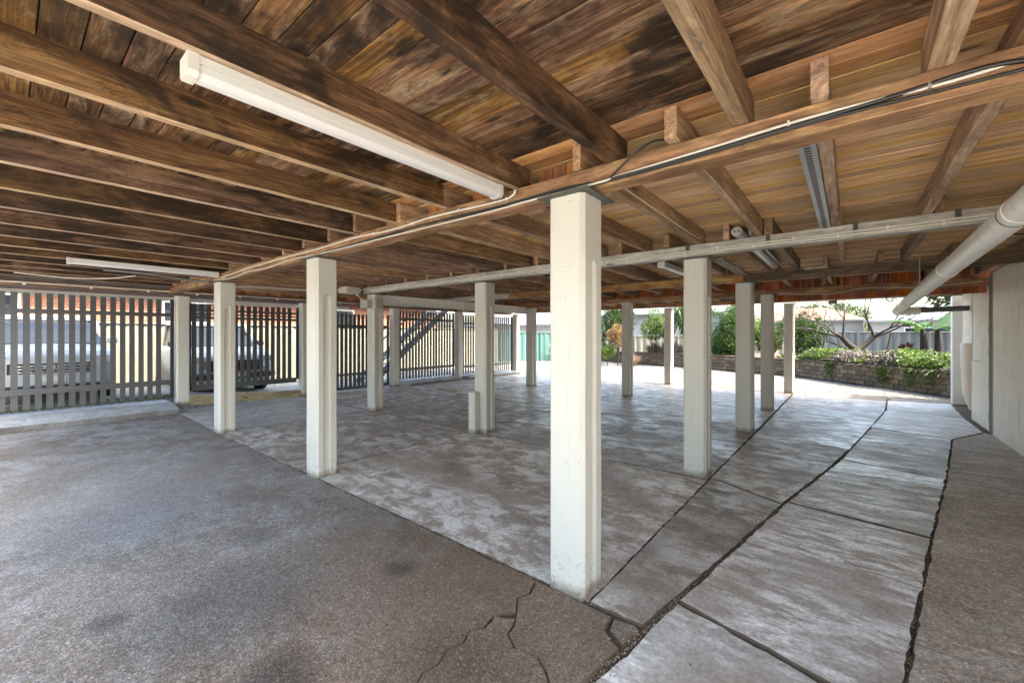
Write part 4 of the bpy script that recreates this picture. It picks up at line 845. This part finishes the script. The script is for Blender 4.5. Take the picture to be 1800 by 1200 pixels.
def leaf(b, p, size, n, asp=.45, droop=0.0):
    """one folded leaf blade at p pointing along n"""
    n = n.normalized(); s = n.cross(Vector((random.uniform(-1, 1), random.uniform(-1, 1), random.uniform(-1, 1)))).normalized() * size * asp * .5
    u = n.cross(s).normalized() * size * .08
    a = p; m = p + n * size * .5 + Vector((0, 0, -droop * size * .2)); e = p + n * size + Vector((0, 0, -droop * size))
    b.add([a, m + s + u, e, m - s + u, m - u], [(0, 4, 1), (4, 2, 1), (0, 3, 4), (4, 3, 2)])
def rv(): 
    while True:
        v_ = Vector((random.uniform(-1, 1), random.uniform(-1, 1), random.uniform(-1, 1)))
        if .01 < v_.length < 1: return v_
def crown(center, rad, n, size, mat_name, parent, name='crown', lobes=14, fill=.6):
    b = MB(); C_ = Vector(center); Rr = Vector(rad); L = []
    for _ in range(lobes):
        d = rv().normalized() * random.uniform(.35, .85); L.append((Vector((d.x*Rr.x, d.y*Rr.y, d.z*Rr.z)) + C_, random.uniform(.28, .5)))
    n = int(n * 1.7); size *= .74
    for i in range(n):
        c, r = random.choice(L); d = rv(); d = d.normalized() * (d.length ** .45) * r
        p = c + Vector((d.x*Rr.x, d.y*Rr.y, d.z*Rr.z)); leaf(b, p, size * random.uniform(.6, 1.3), (p - c).normalized() * .8 + rv() * .8 + Vector((0, 0, .1)), .5, .25)
    return b.build(name, M[mat_name], parent)
def branches(b, p, d, L, r, depth, spread=.55, up=.15, seg=4, kids=3, tips=None, shrink=.68):
    pts = [p]; rs = [r]; q = p.copy(); dd = d.normalized()
    for i in range(seg):
        dd = (dd + rv() * .16 + Vector((0, 0, up * .3))).normalized(); q = q + dd * L / seg; pts.append(q.copy()); rs.append(r * (1 - .38 * (i+1) / seg))
    b.tube(pts, rs, 6 if depth > 1 else 4, cap=False)
    if tips is not None and depth <= 1: tips.append((q.copy(), dd.copy()))
    if depth > 0:
        for k in range(kids):
            nd = (dd + rv().normalized() * spread * random.uniform(.7, 1.3)).normalized(); st_ = pts[-1] if k < 2 else pts[random.randint(2, seg)]
            branches(b, st_.copy(), nd, L * shrink * random.uniform(.8, 1.15), rs[-1] * .78, depth - 1, spread, up, seg, kids, tips, shrink)
def tree(name, x, y, z, h_, rad, n, size, mat_name, lab, trunk=.05, cz=None, cat='tree', lobes=14, bark='bark'):
    t = thing(name, (x, y, z), lab, cat); b = MB(); cz = cz or z + h_ - rad[2]
    branches(b, Vector((x, y, z - .1)), Vector((.05, 0, 1)), (cz - z) * .7 + .1, trunk, 3, .6, .3); b.build('trunk', M[bark], t)
    crown((x, y, cz), rad, n, size, mat_name, t, lobes=lobes); return t

tree('bush', -9.7, 20.9, .5, 2.6, (1.05, 1.0, 1.25), 4200, .17, 'leaf_dark', 'dense dark green bush left behind the far post', .06)
tree('flowering_shrub', -8.95, 19.3, .0, 1.95, (.55, .5, .55), 1500, .11, 'leaf_orange', 'orange tipped shrub growing below the dark green bush', .03, cat='shrub')
tree('flowering_shrub', -9.5, 19.3, .0, 1.15, (.5, .5, .45), 1100, .11, 'leaf_light', 'loose yellowish green shrub at the left of the garden wall', .03, cat='shrub')
tree('small_tree', -7.75, 21.3, .3, 2.45, (.75, .7, .75), 1500, .15, 'leaf_light', 'airy light green shrub in front of the grey house', .045, cat='tree')
tree('red_shrub', -7.15, 21.3, .5, 1.5, (.25, .3, .42), 420, .13, 'leaf_red', 'narrow red leaved shrub beside the airy green one', .02, cat='shrub')
tree('clipped_bush', -4.15, 20.4, .1, 2.75, (.95, .9, 1.35), 7000, .13, 'leaf_green', 'large clipped bright green bush standing at the garden wall', .07, cat='bush', lobes=30)
tree('bush', -2.95, 21.2, .4, 2.3, (.7, .7, 1.0), 2600, .15, 'leaf_light', 'light green bush between two far posts', .05, cat='bush')
tree('shrub', -1.75, 21.6, .5, 1.95, (.9, .8, .80), 2600, .17, 'leaf_green', 'broad glossy shrub beside the sunlit edge post', .05, cat='shrub')
# dry grey stems bushes
def stems(name, x, y, z, r, h_, n, mat_name, lab, cat='shrub', wd=.018):
    b = MB()
    for i in range(n):
        a = random.random() * 6.28; q = random.random() ** .6 * r; tip = Vector((x + math.cos(a)*q*1.6, y + math.sin(a)*q*1.6, z + h_*random.uniform(.5, 1.05)*(1.15 - q/r*.5))); p = Vector((x + math.cos(a)*q*.5, y + math.sin(a)*q*.5, z)); m = (p + tip)/2 + Vector((0, 0, h_*.12)) + rv()*.05
        s = Vector((-math.sin(a), math.cos(a), 0)) * wd / 2; b.add([p - s, p + s, m + s, m - s, tip], [(0, 1, 2, 3), (3, 2, 4)])
    return b.build(name, M[mat_name], origin=(x, y, z), label=lab, cat=cat)
for i, (x, y, lab) in enumerate([(-7.9, 21.35, 'spiky grey dry shrub left on top of the garden wall'), (-7.3, 21.2, 'spiky grey dry shrub in the middle of the far garden wall'), (-6.7, 21.1, 'spiky grey dry shrub right of the others on the far garden wall')]): stems('dry_shrub', x, y, .5, .45, .75, 420, 'leaf_grey', lab, wd=.03)
stems('grass_clump', -8.5, 19.9, .0, .4, .7, 500, 'leaf_pink', 'pinkish ornamental grass clump below the orange shrub', 'grass', .03)
# hanging foliage tree
t = thing('drooping_tree', (-6.0, 21.0, .5), 'tree with long drooping green leaves beside the edge post', 'tree'); b = MB(); branches(b, Vector((-6.0, 21.0, .4)), Vector((0, 0, 1)), 1.7, .06, 2, .5, .3); b.build('trunk', M['bark'], t)
b = MB()
for i in range(420):
    p = Vector((-6.0, 21.0, 2.7)) + Vector((random.gauss(0, .3), random.gauss(0, .3), random.gauss(0, .28))); leaf(b, p, random.uniform(.35, .6), Vector((random.uniform(-.6, .6), random.uniform(-.6, .6), -.75)), .13, .3)
b.build('crown', M['leaf_green'], t)
# bare tree
t = thing('bare_tree', (.25, 20.6, .5), 'leafless spreading tree with a forked trunk in the garden', 'tree')
b = MB(); random.seed(23); base = Vector((.25, 20.6, .4)); fork = Vector((.20, 20.6, .92)); b.tube([base, (base+fork)/2, fork], [.20, .17, .16], 9, False)
for d, L, r in ((Vector((-.62, -.2, .72)), .75, .10), (Vector((.62, .3, .62)), .85, .10), (Vector((-.9, .3, .28)), .6, .05)):
    m = fork + d.normalized() * L * .9; b.tube([fork, (fork+m)/2 + rv()*.05, m], [r*1.15, r, r*.9], 8, False)
    for k in range(4):
        an = k * 1.6 + random.uniform(-.3, .3); nd = Vector((d.x*1.0 + .75*math.cos(an), .6*math.sin(an), .42 + .25*math.sin(an*2))).normalized()
        branches(b, m.copy(), nd, .88, r*.45, 4, .66, .05, 4, 3, None, .76)
b.build('limbs', M['bark'], t); random.seed(5)
# banana plants
def banana(x, y, z, lab, n, L, hs, seed):
    random.seed(seed); t = thing('banana_plant', (x, y, z), lab, 'plant')
    for k in range(2): MB().tube([(x + .35*k, y, z-.1), (x + .35*k + .05, y, z + hs*.5), (x + .35*k + .03, y, z + hs)], [.11, .09, .06], 10).build('stem', M['bark'], t)
    for i in range(n):
        a = i * 2.4 + random.uniform(-.3, .3); el = random.uniform(.3, 1.15); L2 = L * random.uniform(.8, 1.2); b = MB(); m = 9; p = Vector((x + .17 + .1*math.cos(a), y, z + hs)); d = Vector((math.cos(a)*math.cos(el), math.sin(a)*math.cos(el), math.sin(el))); side = Vector((-math.sin(a), math.cos(a), 0)); v_ = []
        for j in range(m + 1):
            u = j / m; wd = .20 * math.sin(math.pi * min(1, u * .92 + .05)) ** .6 * (1 if u > .12 else .15); q = p + d * L2 * u + Vector((0, 0, -L2 * .55 * u * u)); tear = random.uniform(.7, 1)
            v_ += [q + side*wd*tear + Vector((0, 0, -wd*.3)), q, q - side*wd*tear + Vector((0, 0, -wd*.3))]
        b.add(v_, [f for j in range(m) for f in ((3*j, 3*j+1, 3*j+4, 3*j+3), (3*j+1, 3*j+2, 3*j+5, 3*j+4))], True); b.build('leaf', M['leaf_banana'], t)
banana(3.0, 18.9, .5, 'tall banana plant with broad leaves at the right end of the garden', 13, 1.7, 1.6, 3)
banana(4.3, 19.2, .5, 'second banana plant partly behind the white end post', 12, 1.6, 1.9, 8)
banana(1.9, 19.9, .5, 'younger banana plant beside the bare tree', 7, 1.5, 1.2, 11)
tree('backdrop_tree', 4.6, 24.5, .3, 4.6, (2.6, 1.6, 1.6), 5200, .26, 'leaf_dark', 'dark leafy tree behind the banana plants', .14)
tree('backdrop_tree', 8.2, 22.5, .3, 4.6, (2.2, 1.6, 1.7), 3000, .26, 'leaf_green', 'leafy tree beyond the right wall', .14)
# dracaena with red leaves
t = thing('red_cordyline', (1.55, 20.2, .5), 'small dark red rosette plant on a thin stem before the grey fence', 'plant'); MB().tube([(1.55, 20.2, .4), (1.57, 20.2, 1.05)], .025, 6).build('stem', M['bark_dark'], t)
b = MB()
for i in range(46): leaf(b, Vector((1.57, 20.2, 1.03)), random.uniform(.28, .42), Vector((random.uniform(-1, 1), random.uniform(-1, 1), random.uniform(.0, 1))), .16, .3)
b.build('rosette', leafmat('dark_red_leaf', [(.05, .015, .02), (.12, .03, .03)]), t)
for k, (x, y, tl, lab) in enumerate([(-.9, 20.9, .06, 'leaning dark stake left of the bare tree'), (.95, 20.3, .10, 'leaning dark stake right of the bare tree'), (2.1, 19.7, -.06, 'dark stake beside the red rosette plant')]): MB().tube([(x, y, .4), (x + tl*2, y, 1.55)], .03, 6).build('garden_stake', M['bark_dark'], origin=(x, y, .4), label=lab, cat='stake')
# vines and ground cover over the wall
b = MB(); b2 = MB(); random.seed(31)
for i in range(24000):
    s = random.uniform(.3, 7.6); p = along(s); k = abs(random.gauss(0, .55)) ; hgt = (.30 + .22 * noise.noise(Vector((s*1.1, 2, 0))) + .1*noise.noise(Vector((s*3, 8, 0)))) ; u = random.random()
    q = Vector((p[0] + k*.75 - .05, p[1] + k*.65 - .05, .60 + u * hgt * (1.25 if k > .15 else .7))); dry = noise.noise(Vector((s*.8 + 4, k, 1))) > .05 or s < 2.3 and random.random() < .6
    leaf(b2 if dry else b, q, random.choice([.035, .05, .07, .11]) * random.uniform(.8, 1.2), rv() + Vector((-.3, -.4, .5)), .55, .3)
for i in range(700):   # trails hanging down over the face
    s = random.choice([2.9, 4.15, 4.3, 6.1, 3.4]) + random.gauss(0, .09); p = along(max(.1, s)); dn = random.random(); leaf(b, Vector((p[0] - .10, p[1] - .09, .62 - dn * random.choice([.15, .42]))), random.uniform(.05, .09), rv() + Vector((-.5, -.5, -.2)), .6, .4)
b.build('ground_cover', M['leaf_light'], label='bright green vines spilling over the retaining wall', cat='vines', kind='stuff')
b2.build('dry_vines', M['leaf_grey'], label='dry grey vine tangle on top of the retaining wall', cat='vines', kind='stuff')
b = MB()
for i in range(420):
    s = random.uniform(.5, 7); p = along(s); k = random.uniform(0, .6); q = Vector((p[0] + k*.7, p[1] + k*.6, .6)); pts = [q]
    d = Vector((random.uniform(-1, 1), random.uniform(-1, .4), random.uniform(.2, .9))).normalized()
    for j in range(4): d = (d + rv()*.3 + Vector((0, 0, -.22))).normalized(); pts.append(pts[-1] + d * random.uniform(.08, .16))
    b.tube(pts, .005, 3, False)
b.build('vine_stems', M['leaf_grey'], label='thin bare vine stems arching from the garden bed', cat='vines', kind='stuff')
# a few bigger strap leaves at the wall's left part
for k, (x, y, lab) in enumerate([(-.75, 18.6, 'strap leaved green plant right of the edge post'), (-1.9, 19.2, 'strap leaved green plant left of the edge post'), (1.35, 16.6, 'bushy green plant in the middle of the vines')]):
    t = thing('strap_leaf_plant', (x, y, .5), lab, 'plant'); b = MB()
    for i in range(60): leaf(b, Vector((x, y, .5)), random.uniform(.35, .65), Vector((random.uniform(-1, 1), random.uniform(-1, 1), random.uniform(.25, 1.2))), .16, .35)
    b.build('leaves', M['leaf_light'], t)

# ------------------------------------------------------------------ fences and houses behind
sheet_fence('metal_fence', [(-12.3, 23.2), (-4.8, 25.6), (-2.2, 26.5)], 0, 1.45, M['fence_cream'], 'cream metal fence behind the far garden wall')
sheet_fence('metal_fence', [(-2.1, 26.5), (2.8, 27.0), (9, 28)], 0, 1.64, M['fence_grey'], 'grey metal fence behind the bare tree')
sheet_fence('metal_fence', [(-15.6, 18.0), (-13.2, 20.6), (-12.4, 23.1)], 0, 1.65, M['fence_teal'], 'teal metal fence at the far left end of the yard')
b = MB()
for i in range(260):
    p = Vector((-13.0, 20.2, .1)) + Vector((random.gauss(0, .25), random.gauss(0, .25), abs(random.gauss(0, .55)))); leaf(b, p, random.uniform(.1, .2), rv() + Vector((0, 0, .4)), .45, .3)
b.build('white_flower_bush', leafmat('pale_flower_leaves', [(.5, .52, .42), (.2, .3, .12), (.65, .65, .6)]), origin=(-13, 20.2, 0), label='sparse pale leaved bush against the teal fence', cat='shrub')
def cottage(name, lab, x0, x1, y0, y1, h_, rh, wall, roof, gut, wins, z0=0.0, rot=0.0):
    t = thing(name, ((x0+x1)/2, y0, z0), lab, 'house')
    MB().box((x0, y0, z0), (x1, y1, h_)).build('wall', wall, t); o = .45; rx = min(2.5, (x1-x0)/3)
    MB().add([(x0-o, y0-o, h_), (x1+o, y0-o, h_), (x1+o, y1+o, h_), (x0-o, y1+o, h_), (x0+rx, (y0+y1)/2, h_+rh), (x1-rx, (y0+y1)/2, h_+rh)], [(0, 1, 5, 4), (1, 2, 5), (2, 3, 4, 5), (3, 0, 4), (0, 3, 2, 1)]).build('roof', roof, t)
    MB().box((x0-o, y0-o-.10, h_-.06), (x1+o, y0-o, h_+.06)).build('gutter', gut, t)
    for a, c, d, e_ in wins:
        f = MB().box((a-.05, y0-.04, c-.05), (d+.05, y0-.001, e_+.05)).build('window', M['white_paint'], t); MB().box((a, y0-.05, c), (d, y0-.041, e_)).build('pane', M['glass'], f)
    return t
cottage('house', 'grey house with dark green gutter and small window behind the cream fence', -17.5, -6.0, 30.5, 38, 3.0, 1.8, M['render_grey'], M['roof_grey'], M['gutter_green'], [(-10.6, 1.9, -9.9, 2.6), (-15.2, 1.7, -14.2, 2.5)])
cottage('house', 'white house with weathered red roof behind the bare tree', -6.5, .8, 43, 50, 2.7, 1.25, M['render_white'], M['roof_red'], M['roof_white'], [(-5.0, 1.3, -3.2, 2.0)])
cottage('house', 'long pale house beyond the grey fence at right', 1.2, 13, 40, 47, 2.5, 1.3, M['render_white'], M['roof_white'], M['roof_white'], [(3.0, 1.3, 5.2, 2.0)])
cottage('shed', 'pale roofed shed beyond the teal fence', -27, -17.8, 27, 34, 2.3, 1.6, M['render_white'], M['roof_white'], M['roof_white'], [])
for i, (x, y, z, h_, rd, m_, lab) in enumerate([(-22, 40, 0, 5.0, (2.6, 2, 2.0), 'leaf_green', 'yellowish green tree behind the pale roofed shed'), (-2, 60, 0, 5.6, (4.5, 3, 2.2), 'leaf_dark', 'distant dark tree behind the red roofed house'), (10, 58, 0, 6, (5, 3, 2.6), 'leaf_green', 'distant green tree behind the long pale house'), (-13.5, 45, 0, 5.6, (4, 3, 2.2), 'leaf_dark', 'distant tree behind the grey house')]):
    tree('far_tree', x, y, z, h_, rd, 1800, .42, m_, lab, .2)
# crumbs of dirt and stone lying in the wide joints
b = MB(); random.seed(77)
def pl_x(y, L):
    for (xa, ya), (xb, yb_) in zip(L, L[1:]):
        if ya <= y <= yb_: return xa + (xb-xa) * (y-ya) / (yb_-ya)
    return L[-1][0]
for i in range(5200):
    q = random.random()
    if q < .5: y = .4 + random.random()**1.4 * 8; x = pl_x(y, PL) + random.gauss(0, .010)
    elif q < .85: y = .6 + random.random()**1.3 * 7; x = pl_x(y, [(-.10, -.6)] + PR[1:]) + random.gauss(0, .012)
    elif q < .95: x = random.uniform(-4, -1.1); y = 2.085 + random.gauss(0, .007)
    else: u = random.random(); x = -1.5 + .7*u; y = 1.3 + random.uniform(0, .8)
    r_ = random.uniform(.0015, .0065); a = random.random() * 6.28; z = -.014 + random.random() * .016 if q < .95 else .002
    pts = [(x+r_*math.cos(a+k*1.57)*random.uniform(.6, 1.3), y+r_*math.sin(a+k*1.57)*random.uniform(.6, 1.3), z) for k in range(4)] + [(x, y, z+r_*random.uniform(.6, 1.4))]
    b.add(pts, [(0, 1, 4), (1, 2, 4), (2, 3, 4), (3, 0, 4)])
b.build('joint_grit', leafmat('brown_grit', [(.08, .055, .035), (.20, .15, .10), (.34, .28, .21)], .02), label='brown dirt crumbs filling the wide joints beside the path slabs', cat='grit', kind='stuff')
# leaves and grit on the floor
b = MB()
for i in range(260):
    x = random.uniform(-3.5, 1.5); y = random.uniform(.6, 6); 
    if random.random() < .45: u = random.random(); x = -.86 + .14*(y-2) + random.gauss(0, .03)
    leaf(b, Vector((x, y, .012)), random.uniform(.008, .022), Vector((random.uniform(-1, 1), random.uniform(-1, 1), .1)), .5, 0)
b.build('leaf_litter', leafmat('brown_litter', [(.10, .06, .03), (.3, .22, .12)], .1), label='bits of dry leaf litter and grit in the floor joints', cat='litter', kind='stuff')
